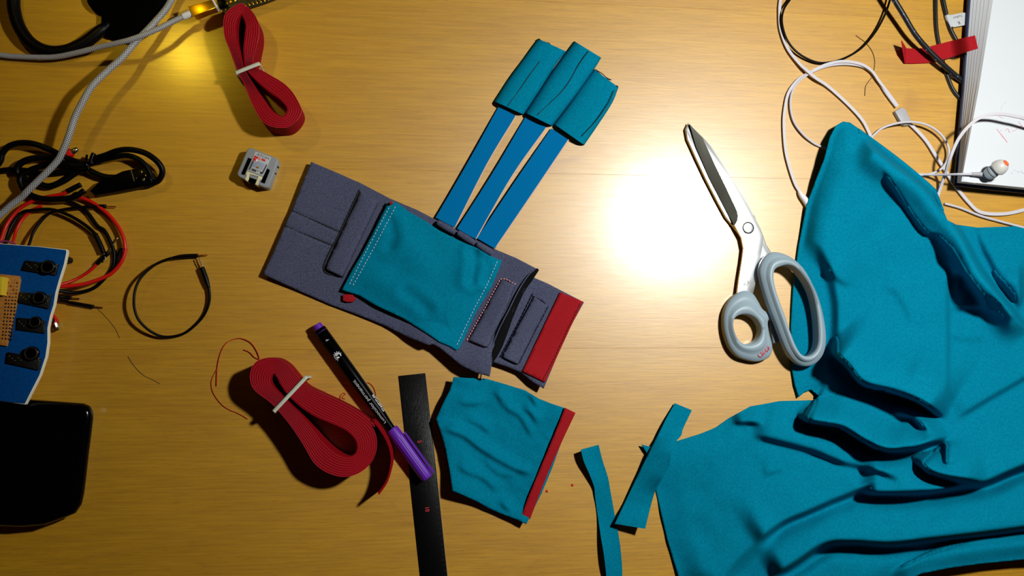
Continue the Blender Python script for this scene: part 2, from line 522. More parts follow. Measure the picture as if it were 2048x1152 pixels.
REDINK = mat('red_ink', (205, 40, 60), 0.7)
GREYINK = mat('grey_ink', (120, 120, 140), 0.8)
BLACKINK = mat('black_ink', (25, 25, 30), 0.7)
WHITEINK = mat('white_print', (225, 225, 230), 0.6)
PURPLE = mat('purple_plastic', (98, 34, 166), 0.4, spec=0.4)
BLUEF = mat('blue_foam', (0, 74, 140), 0.9, col2=(0, 60, 120), nscale=1200, bump=0.3, bscale=2000, spec=0.1)
WHITEF = mat('white_foam', (236, 224, 200), 0.8, spec=0.2)
TAN = mat('tan_perfboard', (196, 130, 50), 0.6, col2=(170, 104, 36), nscale=900)
YELLOWP = mat('yellow_plastic', (226, 190, 40), 0.5)
CREAM = mat('cream_plastic', (226, 216, 176), 0.5)
REDW = mat('red_wire', (200, 16, 10), 0.4, spec=0.4)
PURPW = mat('magenta_wire', (120, 10, 70), 0.5)
BANDW = mat('white_elastic', (206, 206, 188), 0.85, bump=0.4, bscale=2500)
THREADR = mat('red_thread', (190, 50, 20), 0.8)
THREADB = mat('brown_thread', (120, 92, 44), 0.9)
LABELW = mat('white_label', (184, 184, 188), 0.6)
REDLAB = mat('red_label', (208, 26, 34), 0.6)
GREYLAB = mat('bluegrey_label', (150, 158, 184), 0.6)
TIPSIL = mat('clear_silicone', (232, 226, 222), 0.35, trans=0.35)
ORANGE = mat('orange_nozzle', (226, 104, 50), 0.5)
RULER = mat('black_ruler', (5, 5, 6), 0.36, spec=0.22, bump=0.25, bscale=500, stretch=(6, 0.6, 1))
GBRAID = braid_mat('grey_braid', (196, 194, 196), (84, 82, 90), 1100, 9, 0.5)
BBRAID = braid_mat('black_braid', (22, 22, 24), (5, 5, 6), 1400, 9, 0.45)
BBRAIDB = braid_mat('black_blue_braid', (18, 18, 20), (5, 5, 6), 1400, 9, 0.45, flecks=((90, 130, 220), 170))

# ------------------------------------------------------------------ table
table = thing('table', 'light birch table top of wide glued boards under everything', 'table', (0.07, 0.03, -0.026))
ys = [-560, 0, 345, 697, 1045, 1700]
for i in range(5):
    ya, yb = P(1024, ys[i]).y, P(1024, ys[i+1]).y
    x0, x1, g, e = -0.62, 0.78, 0.00002, 0.00008
    V = []
    for z, k in ((-0.026, 0), (-e, 0), (0, e)):
        V += [(x0+k, yb+g+k, z), (x1-k, yb+g+k, z), (x1-k, ya-g-k, z), (x0+k, ya-g-k, z)]
    Fc = [(3, 2, 1, 0), (8, 9, 10, 11)]+[(r*4+j, r*4+(j+1) % 4, (r+1)*4+(j+1) % 4, (r+1)*4+j) for r in range(2) for j in range(4)]
    mesh('plank', V, Fc, WOOD, table, False)


# ------------------------------------------------------------------ the big crumpled shirt
z1 = Z(1560, 220, 1.858); z2 = Z(1300, 740, 2.738)
SH = [(1686, 243), (1700, 245), (1716, 256), (1790, 311), (1853, 362), (1873, 379), (1882, 410), (1895, 440), (1912, 449), (1955, 455), (2048, 452), (2190, 448),
      (2190, 1112), (2048, 1119), (1960, 1128), (1900, 1136), (1840, 1148), (1795, 1178), (1700, 1230), (1380, 1230), (1357, 1152),
      (1335, 1080), (1314, 990), (1306, 955), (1297, 912), (1283, 889), (1300, 893), (1328, 888), (1355, 882), (1400, 868), (1432, 855),
      (1460, 835), (1500, 813), (1560, 802), (1632, 800), (1640, 792), (1634, 789), (1622, 779), (1610, 784), (1598, 794), (1590, 770), (1584, 737), (1582, 650),
      (1587, 570), (1598, 489), (1614, 408), (1634, 355), (1649, 317), (1660, 274), (1672, 251)]
# folds: (line with the raised cloth on its left hand, height mm, spread px on the raised side, drop px)
FOLDS = [
    ([(2060, 668), (2017, 618), (1975, 566), (1950, 528), (1925, 480), (1904, 447), (1880, 420), (1853, 384), (1815, 352), (1770, 318), (1722, 276)], 21, 36, 5),
    (z1((170, 870), (250, 942), (310, 1010), (420, 1040), (520, 1078), (620, 1140)), 27, 80, 5),
    (z1((622, 1160), (612, 1080), (617, 980), (617, 760), (612, 560)), 5, 70, 3),
    (z1((380, 205), (440, 300), (540, 440), (600, 470), (690, 590)), 5, 60, 4),
    (z2((800, 215), (860, 268), (960, 290), (1060, 312), (1180, 385), (1290, 430), (1400, 425), (1480, 412), (1640, 350)), 23, 44, 4),
    (z2((440, 287), (540, 280), (630, 290)), 7, 26, 3),
    (z2((1320, 225), (1345, 232), (1450, 255), (1520, 312), (1570, 325)), 9, 20, 3),
    (z2((1625, 378), (1632, 450), (1634, 540)), 7, 26, 3),
    (z2((1420, 450), (1490, 510), (1560, 560), (1700, 590), (1850, 600)), 13, 50, 4),
    (z2((560, 950), (720, 832), (860, 770), (1000, 708), (1130, 655), (1225, 595)), 9, 70, 3),
    (z2((1120, 658), (1250, 668), (1500, 660), (1800, 618), (1950, 560), (2100, 500), (2400, 400)), 17, 70, 4),
    (z2((640, 1140), (780, 1060), (950, 950), (1100, 935), (1300, 945), (1500, 925), (1800, 890), (2100, 850), (2400, 800)), 15, 60, 8),
    (z2((330, 1240), (450, 1060), (560, 950), (720, 850)), 6, 60, 30),
    (z2((540, 340), (700, 375), (900, 430), (1050, 490), (1250, 540), (1400, 600)), 7, 55, 14),
    (z2((610, 575), (680, 550), (740, 532)), 2.0, 26, 8),
    (z1((840, 790), (880, 740), (890, 660), (880, 560)), 9, 60, 5),
    (z1((360, 640), (430, 660), (460, 700), (490, 760), (500, 820)), 3, 40, 24),
    (z1((390, 360), (412, 420), (390, 470), (330, 510)), 2.5, 40, 30),
    (z1((170, 560), (220, 620), (280, 650)), 3, 34, 14),
    (z1((460, 960), (510, 985), (560, 1000), (620, 985)), 4, 45, 26),
    (z1((620, 735), (700, 728), (800, 740), (860, 780)), 3.5, 60, 8),
    (z1((640, 1150), (760, 1075), (907, 990), (1050, 900)), 5, 60, 6),
    (z1((610, 800), (660, 832), (720, 838), (780, 825)), 2.5, 36, 22),
    (z1((110, 1000), (150, 970), (215, 925)), 3, 30, 4),
    (z1((620, 620), (680, 600), (720, 640), (790, 740)), 8, 40, 4),
    (z2((1300, 1130), (1450, 1055), (1560, 1006), (1770, 938), (2048, 902), (2300, 890))[::-1], 6, 60, 4),
]
def shirt_z(p):
    d, _, _, _ = dist_poly(p, SH, True)
    z = 3.0+6.0*sst(0, 55, d)
    # the pointed corner lying against the leads stands up, the tail by the strips lies flat
    z = z+13*np.exp(-(((p[:, 0]-1700)/95)**2+((p[:, 1]-330)/120)**2))
    z = z+9*np.exp(-(((p[:, 0]-1640)/70)**2+((p[:, 1]-560)/150)**2))*sst(0, 30, d)
    z = z+12*sst(560, 900, p[:, 1])*sst(1600, 1900, p[:, 0])
    flat = 1-0.72*np.exp(-(((p[:, 0]-1330)/120)**2+((p[:, 1]-960)/140)**2))
    z = 1.5+(z-1.5)*flat
    for ln, h, w1, w2 in FOLDS:
        ln = cat(np.asarray([q[:2] for q in ln], float), 5)
        dd, side, arc, tot = dist_poly(p, ln)
        tp = sst(0, min(45, tot*0.35), arc)*sst(0, min(45, tot*0.35), tot-arc)
        up = np.exp(-(dd/w1)**2); dn = 1-sst(0, max(w2, 8), dd)
        deep = 1 if h >= 8 else 0.3
        tr = 0.7*deep*sst(0, 12, dd)*np.exp(-(np.maximum(dd-12, 0)/16)**2)
        z = z+h*1.15*tp*np.where(side < 0, up, dn-tr)
    z = z+1.6*vnoise(p, 85, 1)+0.9*vnoise(p, 42, 2)+0.25*vnoise(p, 20, 6)
    edge = np.exp(-(np.abs(d-9)/3.0)**2)*(p[:, 1] < 700)
    z = z-0.7*edge
    # pressed flat where the shears' loop lies on it
    e = ((p[:, 0]-1612)/62)**2+((p[:, 1]-640)/150)**2
    k = 1-sst(0.55, 1.25, e); z = z*(1-k)+np.minimum(z, 3.0+0.03*np.maximum(p[:, 0]-1585, 0))*k
    return np.maximum(z, 1.1)
shirt = thing('shirt', 'large crumpled teal jersey shirt filling the lower right of the table', 'shirt', P(1750, 760))
body = cloth('body_cloth', SH, shirt_z, 3.2, TEAL, shirt, 0.9, None, 0, 3)
tube('rolled_hem', [(1716, 262, shirt_z(np.array([[1716., 262.]]))[0])]+[(x, y, float(shirt_z(np.array([[float(x), float(y)]]))[0])) for x, y in
     ((1760, 295), (1800, 326), (1845, 364), (1866, 385), (1884, 420))], [2.0, 2.4, 2.6, 2.8, 2.6, 1.5], TEAL, shirt, 8, 12)
ls = cloth('cut_loop', z2((905, 165), (930, 140), (1000, 130), (1060, 145), (1090, 180), (1040, 172), (985, 158), (945, 165)), lambda p: 12+0*p[:, 0], 5, TEAL, shirt, 0.9)

# ------------------------------------------------------------------ the glove prototype
g1 = Z(500, 300, 3.6); g2 = Z(660, 370, 2.743); g3 = Z(900, 500, 3.973); g4 = Z(860, 60, 2.618)
glove = thing('glove_prototype', 'grey felt and teal wrist glove with three long finger straps and a red end patch', 'glove', P(830, 560))
GM = g1((440, 85), (600, 152), (800, 240), (1010, 350), (1200, 430))+g2((580, 190), (760, 280), (900, 350), (1020, 400), (1145, 465),
     (1095, 515), (1050, 600), (1000, 700), (950, 800), (905, 870), (880, 935), (887, 990), (870, 1050), (800, 1030), (720, 990), (660, 940), (600, 890), (565, 872), (540, 878), (430, 835), (300, 770), (150, 710), (0, 655)) + \
     g1((390, 1030), (95, 895), (170, 730), (250, 545), (300, 435), (370, 260))
def panel_z(p):
    z = 2.6+0*p[:, 0]
    dl, _, _, _ = dist_poly(p, [(526, 549), (622, 323)]); z = z+3.0*np.exp(-(dl/60)**2)
    db, _, _, _ = dist_poly(p, [(860, 690), (922, 731), (977, 753)]); z = z+9.0*np.exp(-(db/55)**2)
    dr, _, _, _ = dist_poly(p, [(1077, 540), (1043, 589), (1006, 662), (979, 713)]); z = z+5.0*np.exp(-(dr/45)**2)
    ds, _, _, _ = dist_poly(p, g1((300, 435), (645, 590))); z = z-1.0*np.exp(-(ds/2.2)**2)
    ds, _, _, _ = dist_poly(p, g1((250, 545), (600, 690))); z = z-1.0*np.exp(-(ds/2.2)**2)
    return z+0.35*vnoise(p, 45, 3)
cloth('felt_panel', GM, panel_z, 4.5, FELT, glove, 2.0)
for ln in (g1((300, 435), (480, 515), (645, 590)), g1((250, 545), (430, 620), (600, 690)), g1((790, 290), (660, 570), (530, 850), (670, 918))):
    q = [(x, y, float(panel_z(np.array([[x, y]]))[0])+0.3) for x, y in ln]
    tube('seam', q, 0.62, STITCHDARK, glove, 8, 6)
GF = g3((600, 190), (670, 220), (780, 268), (880, 320), (1065, 415), (985, 560), (905, 720), (820, 920), (745, 1100), (660, 1050), (560, 970), (450, 925), (340, 890), (300, 800), (420, 500))
def flap_z(p):
    d, _, _, _ = dist_poly(p, [(1087, 777), (1168, 604)]); e, _, _, _ = dist_poly(p, [(985, 724), (1041, 744), (1087, 777)])
    return 2.4+2.2*np.exp(-(d/40)**2)+4.0*np.exp(-(e/40)**2)+0.2*vnoise(p, 30, 5)
cloth('felt_flap', GF, flap_z, 5, FELT, glove, 1.8)
RP = g3((875, 335), (1058, 410), (960, 610), (850, 850), (755, 1050), (660, 1005), (575, 965), (690, 720))
rp = cloth('red_patch', RP, lambda p: flap_z(p)+1.5, 6, RED, glove, 1.3, 'red hook tape patch')
stitches('patch_stitching', [([(x, y) for x, y in g3((1035, 425), (940, 620), (830, 860), (740, 1030))], lambda s: flap_z(s)+1.6)], mat('deep_red_thread', (120, 4, 14), 0.8), glove, 6, 1, 0.35)
# three stitched pockets on the felt
def pocket(name, left, right, base, h):
    ol = [tuple(q) for q in resample(np.array(left), 6, False)]+[tuple(q) for q in resample(np.array(right), 6, False)[::-1]]
    def zf(p):
        dl = dist_poly(p, left)[0]; dr = dist_poly(p, right)[0]; u = dl/(dl+dr+1e-6)
        return base(p)+0.7+h*np.clip(1-(2*u-1)**4, 0, 1)**0.5
    return cloth(name, ol, zf, 5, FELT, glove, 1.0)
pocket('felt_pocket', g1((790, 300), (700, 490), (535, 850)), g1((930, 375), (830, 580), (670, 915)), panel_z, 3.0)
pocket('felt_pocket', g3((400, 235), (280, 460), (140, 710)), g3((525, 275), (455, 450), (300, 775)), panel_z, 2.6)
pocket('felt_pocket', g3((665, 365), (545, 590), (410, 845)), g3((780, 450), (675, 650), (545, 910)), flap_z, 2.2)
pz = lambda s: panel_z(s)+0.6
stitches('pocket_stitching', [(g3((135, 715), (280, 455), (400, 232)), pz), (g3((385, 255), (400, 232), (440, 230), (525, 275)), pz), (g3((130, 712), (200, 740), (285, 775)), pz)], STITCHPINK, glove, 4, 2, 0.42)
fz = lambda s: flap_z(s)+1.1
stitches('pocket_stitching', [(g3((660, 345), (545, 580), (400, 850)), fz), (g3((660, 365), (740, 405), (780, 450)), fz), (g3((782, 450), (675, 650), (545, 910)), fz), (g3((410, 848), (480, 880), (545, 912)), fz)], mat('navy_thread', (14, 14, 50), 0.8), glove, 7, 1, 0.34)
stitches('panel_stitching', [(g1((785, 285), (655, 565), (525, 850)), lambda s: panel_z(s)+0.1)], STITCHDARK, glove, 6, 2, 0.32)
# black binding rolled over the panel's end
def bind(u, v):
    return 6.5+3.0*np.sin(np.pi*u)+0.8*np.sin(v*23)*u+1.0*np.cos(v*9)
patch('black_binding', g3((690, 145), (600, 210), (520, 330), (440, 480), (370, 620), (300, 790), (305, 860), (330, 910)),
      g3((708, 160), (655, 240), (585, 345), (500, 540), (465, 640), (415, 770), (370, 855), (340, 905)), bind, BLACKFAB, glove, 8, 50, 1.2)
tube('binding_edge', [(x, y, z) for (x, y), z in zip(g3((700, 150), (625, 200), (545, 320), (465, 480), (385, 640), (330, 790), (328, 890), (310, 1005)), (8.5, 9, 9.5, 9.5, 9.5, 9.5, 10, 10.5))], 0.55, FELT, glove, 8, 8)
# teal pocket
TP = g2((322, 90), (345, 90), (370, 100), (440, 150), (520, 195), (600, 250), (700, 300), (800, 345), (870, 385), (942, 415), (935, 440), (885, 560), (800, 700), (745, 820), (708, 898), (693, 906), (660, 885),
        (600, 860), (540, 818), (400, 730), (250, 660), (160, 605), (110, 590), (65, 576), (120, 470), (180, 370), (250, 235))
TPA = np.array([(x, y) for x, y in TP])
def teal_z(p):
    d, _, _, _ = dist_poly(p, TPA, True)
    z = 7.0+3.0*sst(0, 60, d)
    e, _, _, _ = dist_poly(p, g2((942, 415), (885, 560), (693, 906))); z = z-1.6*np.exp(-(e/25)**2)
    for a, b, h, w in ((g2((790, 370), (800, 420), (780, 520)), 0, 2.6, 11), (g2((850, 400), (860, 450), (850, 520)), 0, 1.4, 9), (g2((420, 590), (480, 630), (530, 680)), 0, 1.2, 12), (g2((340, 210), (350, 280), (330, 330)), 0, 1.3, 12),
                       (g2((300, 400), (420, 520), (520, 560)), 0, 1.0, 26), (g2((560, 330), (620, 420), (640, 520)), 0, 0.9, 24)):
        dd, _, _, _ = dist_poly(p, a); z = z-h*np.exp(-(dd/w)**2)+0.6*h*np.exp(-((dd-w*1.8)/w)**2)
    return np.maximum(z+0.5*vnoise(p, 50, 8), panel_z(p)+1.6)
cloth('teal_pocket', TP, teal_z, 4.0, TEAL, glove, 0.9)
tz = lambda s: teal_z(s)+0.05
stitches('pocket_stitching', [(g2((332, 108), (215, 330), (105, 548)), tz), (g2((358, 120), (240, 345), (120, 562)), tz), (g2((917, 420), (860, 550), (790, 680), (690, 890)), tz)], STITCHPALE, glove, 4, 3, 0.30)
slab('red_tab', g1((668, 1042), (700, 1038), (740, 1042), (762, 1072), (740, 1094), (700, 1095), (668, 1085)), 2.5, 5.2, RED, glove, 0.5)
slab('red_tab', g1((1000, 378), (1022, 366), (1030, 380), (1012, 395)), 6.5, 10.3, RED, glove, 0.3)
# tunnels and straps
for a, b in (((588, 205), (688, 262)), ((700, 262), (796, 322)), ((806, 322), (890, 378))):
    q = g2(a, b); (ax, ay), (bx, by) = q
    tube('strap_tunnel', [(ax, ay, 5.5), ((ax+bx)/2, (ay+by)/2, 5.8), (bx, by, 5.5)], [2.2, 2.7, 2.2], FELT, glove, 6, 12)
ST = [(g4((360, 400), (200, 690), (30, 982)), g4((450, 450), (300, 700), (130, 1035))),
      (g4((500, 455), (330, 745), (142, 1040)), g4((610, 510), (430, 765), (240, 1095))),
      (g4((635, 515), (440, 800), (246, 1090)), g4((725, 575), (540, 850), (340, 1145)))]
for i, (l, r) in enumerate(ST):
    patch('finger_strap', l, r, lambda u, v: 2.2+1.6*np.sin(v*np.pi)+2.2*v**6, STRAPBLUE, glove, 4, 24, 1.1)
    tube('strap_edge', [(x, y, z) for (x, y), z in zip(cat(np.array(r), 6).tolist(), 2.0+1.6*np.sin(np.linspace(0, 1, 13)*np.pi)+2.2*np.linspace(0, 1, 13)**6)], 0.5, mat('pale_elastic_edge', (216, 180, 170), 0.8), glove, 3, 6)
CAPS = [(g4((565, 45), (480, 160), (400, 270), (335, 372)), g4((712, 112), (650, 195), (570, 320), (490, 442)), g4((575, 165), (540, 210), (470, 310), (405, 398)), 7.5),
        (g4((755, 58), (710, 120), (630, 230), (498, 432)), g4((897, 145), (860, 205), (760, 345), (640, 502)), g4((830, 110), (780, 180), (700, 310), (560, 445)), 9.0),
        (g4((858, 205), (790, 300), (720, 400), (650, 492)), g4((987, 300), (955, 380), (885, 490), (808, 602)), g4((965, 315), (930, 390), (865, 480), (795, 555)), 7.5)]
for l, r, sm, h in CAPS:
    def zf(u, v, h=h): return 1.4+(h-1.4)*np.clip(1-np.abs(2*u-1)**3.0, 0, 1)**0.6*(0.86+0.14*v)+0.25*np.sin(v*14+u*6)
    fs = patch('finger_sleeve', l, r, zf, TEAL, glove, 22, 40, 0.9)
    tube('sleeve_seam', [(x, y, h-0.05) for x, y in sm], 0.35, mat('dark_teal_thread', (0, 52, 66), 0.9), fs, 8, 6)
    lo = [l[-1], r[-1]]
for q in (g4((570, 45), (590, 62), (625, 70), (630, 85)), g4((600, 60), (612, 75), (640, 82)), g4((862, 205), (900, 228), (925, 250), (950, 262)), g4((870, 212), (915, 250), (945, 262)), g4((940, 300), (975, 292), (985, 298))):
    strokes('loose_thread', [q], 0.35, 4.5, STITCHDARK, glove)

# ------------------------------------------------------------------ teal scrap with a red strip
sc = Z(840, 740, 3.491)
scrap = thing('fabric_scrap', 'wrinkled teal fabric piece with a red hook tape strip along one edge', 'fabric', P(1000, 900))
SO = sc((235, 48), (330, 56), (460, 60), (600, 100), (740, 145), (830, 200), (920, 235), (1012, 266), (1075, 300), (1000, 470), (925, 680), (850, 860), (770, 1020), (742, 1078), (690, 1050), (560, 1000), (480, 965), (400, 920), (280, 865), (228, 845),
        (215, 760), (205, 690), (180, 560), (150, 450), (113, 342), (140, 280), (170, 215), (210, 140))
def scrap_z(p):
    z = 2.0+0*p[:, 0]
    d, _, _, _ = dist_poly(p, sc((235, 48), (165, 220), (113, 342), (180, 560), (205, 690), (228, 845))); z = z+7.5*np.exp(-(d/55)**2)
    d, _, _, _ = dist_poly(p, sc((228, 845), (400, 920), (742, 1078))); z = z+3.5*np.exp(-(d/40)**2)
    d, _, _, _ = dist_poly(p, sc((1012, 266), (742, 1060))); z = z+2.0*np.exp(-(d/40)**2)
    for a, h, w in ((sc((150, 400), (300, 450), (450, 560), (660, 680), (800, 720)), 3.0, 16), (sc((700, 240), (780, 300), (840, 400)), 2.6, 13), (sc((590, 200), (620, 270), (700, 320), (800, 480)), 1.8, 14),
                    (sc((740, 150), (790, 200), (840, 290)), 2.6, 12), (sc((430, 600), (560, 720), (700, 720)), 1.6, 16), (sc((300, 330), (420, 380), (520, 460)), 1.8, 14), (sc((250, 640), (330, 700), (460, 760), (560, 860)), 2.2, 18), (sc((240, 200), (330, 230), (480, 210)), 2.0, 16), (sc((500, 130), (560, 190), (600, 280)), 2.0, 13), (sc((540, 880), (600, 950), (660, 1000)), 2.0, 14)):
        dd, s, arc, tot = dist_poly(p, cat(np.array(a), 5)); tp = sst(0, 25, arc)*sst(0, 25, tot-arc)
        z = z+1.35*h*tp*np.where(s < 0, np.exp(-(dd/w)**2), np.exp(-(dd/(w*0.4))**2))
    return z+0.9*vnoise(p, 35, 11)+0.3*vnoise(p, 14, 12)
cloth('teal_cloth', SO, scrap_z, 4.0, TEAL, scrap, 0.9)
cloth('red_strip', sc((1012, 263), (1086, 299), (1000, 480), (900, 705), (830, 880), (768, 1042), (706, 1025), (760, 880), (860, 640), (960, 400)), lambda p: np.full(len(p), 7.0)+0.2*vnoise(p, 20, 4), 5, RED, scrap, 1.6, 'red hook tape strip')

# narrow teal offcuts
st = Z(1140, 780, 3.096)
o = patch('fabric_strip', st((68, 370), (85, 440), (120, 520), (150, 600), (155, 660), (172, 780), (190, 900), (210, 1020), (225, 1152), (232, 1260)), st((178, 340), (200, 430), (235, 540), (250, 620), (280, 790), (300, 890), (312, 970), (322, 1080), (324, 1152), (320, 1260)),
      lambda u, v: 1.2+6.0*(1-u)**2*(0.5+0.5*np.sin(v*9+1))+2.0*np.exp(-(v/0.08)**2), TEAL, None, 8, 60, 0.9)
tag(o, 'narrow wavy teal fabric strip running off the bottom edge of the photo', 'fabric')
o = patch('fabric_strip', st((650, 82), (600, 170), (560, 250), (450, 470), (330, 720), (278, 828)), st((755, 125), (700, 240), (690, 280), (655, 322), (630, 380), (615, 470), (575, 540), (530, 620), (500, 720), (480, 800), (466, 860)),
      lambda u, v: 3.0+4.0*np.sin(np.pi*np.clip(v*1.05, 0, 1))*0.6+2.5*np.abs(np.sin(v*11+u*2))*np.exp(-((v-0.35)/0.18)**2)+7.0*sst(0.8, 1.0, v)*(0.7+0.3*u)+2.2*u*sst(0.2, 0.5, v)+8*sst(0.15, 0.4, v)*(1-sst(0.55, 0.75, v))*u, TEAL, None, 12, 50, 0.9)
tag(o, 'short wide teal fabric strip lying across the corner of the shirt', 'fabric')

# ------------------------------------------------------------------ fabric shears
c7 = Z(1340, 220, 2.133); cd = Z(1420, 440, 3.6)
shears = thing('fabric_shears', 'steel fabric shears with pale grey plastic handles beside the teal shirt', 'scissors', P(1510, 520))
# lower blade: narrow bright strip along the left and the shank into the finger loop
slab('lower_blade', c7((78, 55), (66, 82), (74, 125), (110, 205), (150, 290), (195, 378), (238, 458), (270, 497), (300, 540), (345, 575), (370, 640), (385, 700), (410, 800), (440, 800), (440, 640), (430, 603), (412, 575), (396, 530), (360, 450), (290, 400), (190, 235), (110, 100)), 1.6, 3.6, STEEL, shears, 0.5)
# upper blade, pivot to the thumb loop
slab('upper_blade', c7((86, 62), (140, 116), (175, 155), (205, 200), (260, 290), (330, 400), (383, 498), (398, 535), (392, 600), (380, 670), (368, 730), (350, 800), (284, 800), (295, 720), (308, 640), (314, 590), (305, 545), (276, 492), (288, 470), (288, 452), (280, 430), (235, 330), (184, 228), (134, 122)), 3.8, 6.0, STEEL, shears, 0.15)
# hollow ground face of the upper blade: slopes away to the cutting edge
q = c7((84, 60), (139, 118), (190, 230), (240, 332), (286, 430), (291, 452), (286, 472), (275, 490), (252, 452), (205, 362), (168, 290), (112, 160))
zz = [6.2, 6.5, 6.5, 6.5, 6.5, 6.5, 6.5, 6.4, 4.7, 4.6, 4.6, 4.9]
top = w3([(p[0], p[1], z) for p, z in zip(q, zz)])
bot = top.copy(); bot[:, 2] = 0.0038; k = len(q)
mesh('ground_face', np.vstack([top, bot]), [(0, 1, 11), (1, 2, 10, 11), (2, 3, 9, 10), (3, 4, 8, 9), (4, 5, 6, 8), (6, 7, 8)]+[tuple(i+k for i in f[::-1]) for f in [(0, 1, 11), (1, 2, 10, 11), (2, 3, 9, 10), (3, 4, 8, 9), (4, 5, 6, 8), (6, 7, 8)]]+[(i, (i+1) % k, (i+1) % k+k, i+k) for i in range(k)], STEELD, shears, True)
sharp(bpy.context.scene.collection.objects[-1], 25)
pv = P(*c7((333, 503))[0], 0.006)
lathe('pivot_screw', pv+Vector((0, 0, -0.004)), pv+Vector((0, 0, 1)), [(0, 4.3), (4.2, 4.3), (4.6, 4.0), (4.7, 3.7)], STEEL, shears, 32)
lathe('pivot_groove', pv+Vector((0, 0, -0.004)), pv+Vector((0, 0, 1)), [(0, 4.9), (4.08, 4.9), (4.12, 4.8)], STEELD, shears, 32)
BO = cd((460, 228), (540, 240), (620, 285), (690, 360), (750, 470), (792, 570), (822, 680), (842, 800), (842, 900), (818, 980), (762, 1038), (690, 1054), (622, 1022), (565, 950), (525, 860), (480, 740), (440, 640), (400, 520), (375, 430), (365, 365), (380, 305), (412, 256))
BI = cd((500, 336), (550, 325), (600, 342), (650, 392), (702, 470), (738, 560), (762, 680), (772, 800), (770, 890), (746, 950), (700, 980), (650, 968), (610, 910), (570, 810), (530, 690), (490, 580), (462, 490), (450, 420), (454, 372), (470, 350))
hp = [(0.0, 3.0), (-0.0, 7.0), (0.08, 8.6), (0.38, 9.6), (0.46, 10.2), (0.55, 12.4), (0.75, 13.0), (0.95, 12.2), (1.0, 10.5), (1.0, 2.0), (0.8, 1.0), (0.2, 1.0)]
hp = [(t, z+6.0) for t, z in hp]
ringloft('finger_loop', BO, BI, hp, GREYP, shears, zref=15.5)
TO = cd((270, 506), (320, 528), (350, 572), (380, 628), (408, 655), (432, 668), (440, 695), (424, 740), (436, 820), (459, 910), (450, 968), (420, 1000), (350, 1020), (280, 1010), (205, 982), (150, 920), (116, 830), (103, 740), (110, 660), (140, 590), (180, 545), (222, 516))
TI = cd((250, 680), (290, 690), (330, 720), (356, 770), (356, 820), (330, 870), (280, 893), (230, 890), (190, 850), (165, 790), (160, 740), (175, 705), (210, 684))
tp_ = [(0.0, 2.0), (0.0, 6.0), (0.06, 8.0), (0.35, 9.2), (0.5, 9.6), (0.6, 12.0), (0.78, 12.8), (0.95, 12.0), (1.0, 10.5), (1.0, 2.0), (0.8, 1.0), (0.2, 1.0)]
def align(a, b, i):  # start both loops at matching points
    return a, b[i:]+b[:i]
ringloft('thumb_loop', *align(TO, TI, 0), tp_, GREYP, shears, zref=9.0)
slab('handle_stop', cd((415, 662), (440, 655), (452, 640), (480, 640), (500, 720), (470, 722), (450, 705), (432, 715), (420, 700)), 3, 8.5, GREYP, shears, 1.2)
slab('handle_stop', cd((430, 725), (455, 735), (480, 790), (510, 860), (495, 880), (455, 890), (445, 830)), 1.5, 5.5, mat('dark_grey_plastic', (96, 100, 106), 0.5), shears, 0.8)
text('maker_mark', 'KAI', 3.0, cd((270, 455))[0], (0.93, -0.36), 6.05, mat('etched_grey', (150, 146, 150), 0.6), shears, 1.1, True)
text('maker_mark', 'WIEN', 2.4, cd((300, 478))[0], (0.55, -0.84), 6.05, MATS['etched_grey'], shears, 1.0, True)
for ln in (cd((342, 965), (352, 982), (372, 985), (378, 968), (360, 955)), cd((352, 935), (366, 952), (385, 975)), cd((376, 942), (392, 965), (398, 940), (384, 930)), cd((395, 925), (412, 950), (418, 928), (405, 915)), cd((412, 905), (425, 920), (424, 935))):
    strokes('handwritten_mark', [ln], 0.28, 9.3, REDINK, shears)

# ------------------------------------------------------------------ rolled red straps
def spiral(I, O, turns, u0, u1, n=6):
    I = cat(np.array(I, float), n, True); O = cat(np.array(O, float), n, True); k = len(I)
    m = int(turns*k); j = np.arange(m+1); t = u0+(u1-u0)*j/m
    return I[j % k]*(1-t)[:, None]+O[j % k]*t[:, None]
def roll(name, label, I, O, turns, h, thick, tail=None, group=None):
    t = thing(name, label, 'strap', P(*np.mean(np.array(O), 0)), group)
    px = spiral(I, O, turns, 0.06, 0.95)
    if tail: px = np.vstack([px, cat(np.array(tail, float), 8)])
    C = PP(px, h*MM); C[:, 2] = (h/2+0.3)*MM
    w = np.full(len(C), h*MM)
    V, Fc = band_geo(C, [0, 0, 1.0], w, thick*MM)
    sharp(mesh('tape', V, Fc, mat('red_strap', (158, 6, 22), 0.85, col2=(128, 3, 13), nscale=2500, bump=0.5, bscale=2500, spec=0.1), t), 40)
    # pale selvedge standing a hair above the tape on its outer face
    px2 = spiral(I, O, turns, 0.06+0.45/turns, 0.95+0.45/turns)
    C2 = PP(px2, h*MM); C2[:, 2] = (h-0.1)*MM
    V, Fc = band_geo(C2, [0, 0, 1.0], 1.3*MM, 0.18*MM)
    mesh('tape_edge', V, Fc, REDPINK, t)
    return t
R1I = [(485, 32), (492, 49), (490, 68), (487, 100), (492, 135), (510, 160), (535, 183), (560, 200), (573, 217), (566, 231), (550, 222), (530, 197), (508, 168), (490, 137), (483, 105), (478, 75), (478, 48)]
R1O = [(487, 8), (514, 32), (521, 63), (514, 100), (508, 129), (540, 148), (575, 170), (597, 200), (603, 228), (575, 256), (530, 248), (506, 212), (490, 172), (475, 141), (461, 102), (449, 68), (452, 28)]
roll('rolled_strap', 'small roll of red hook tape pinched by a pale band, above the grey controller', R1I, R1O, 6, 20, 1.7, group='rolled red straps')
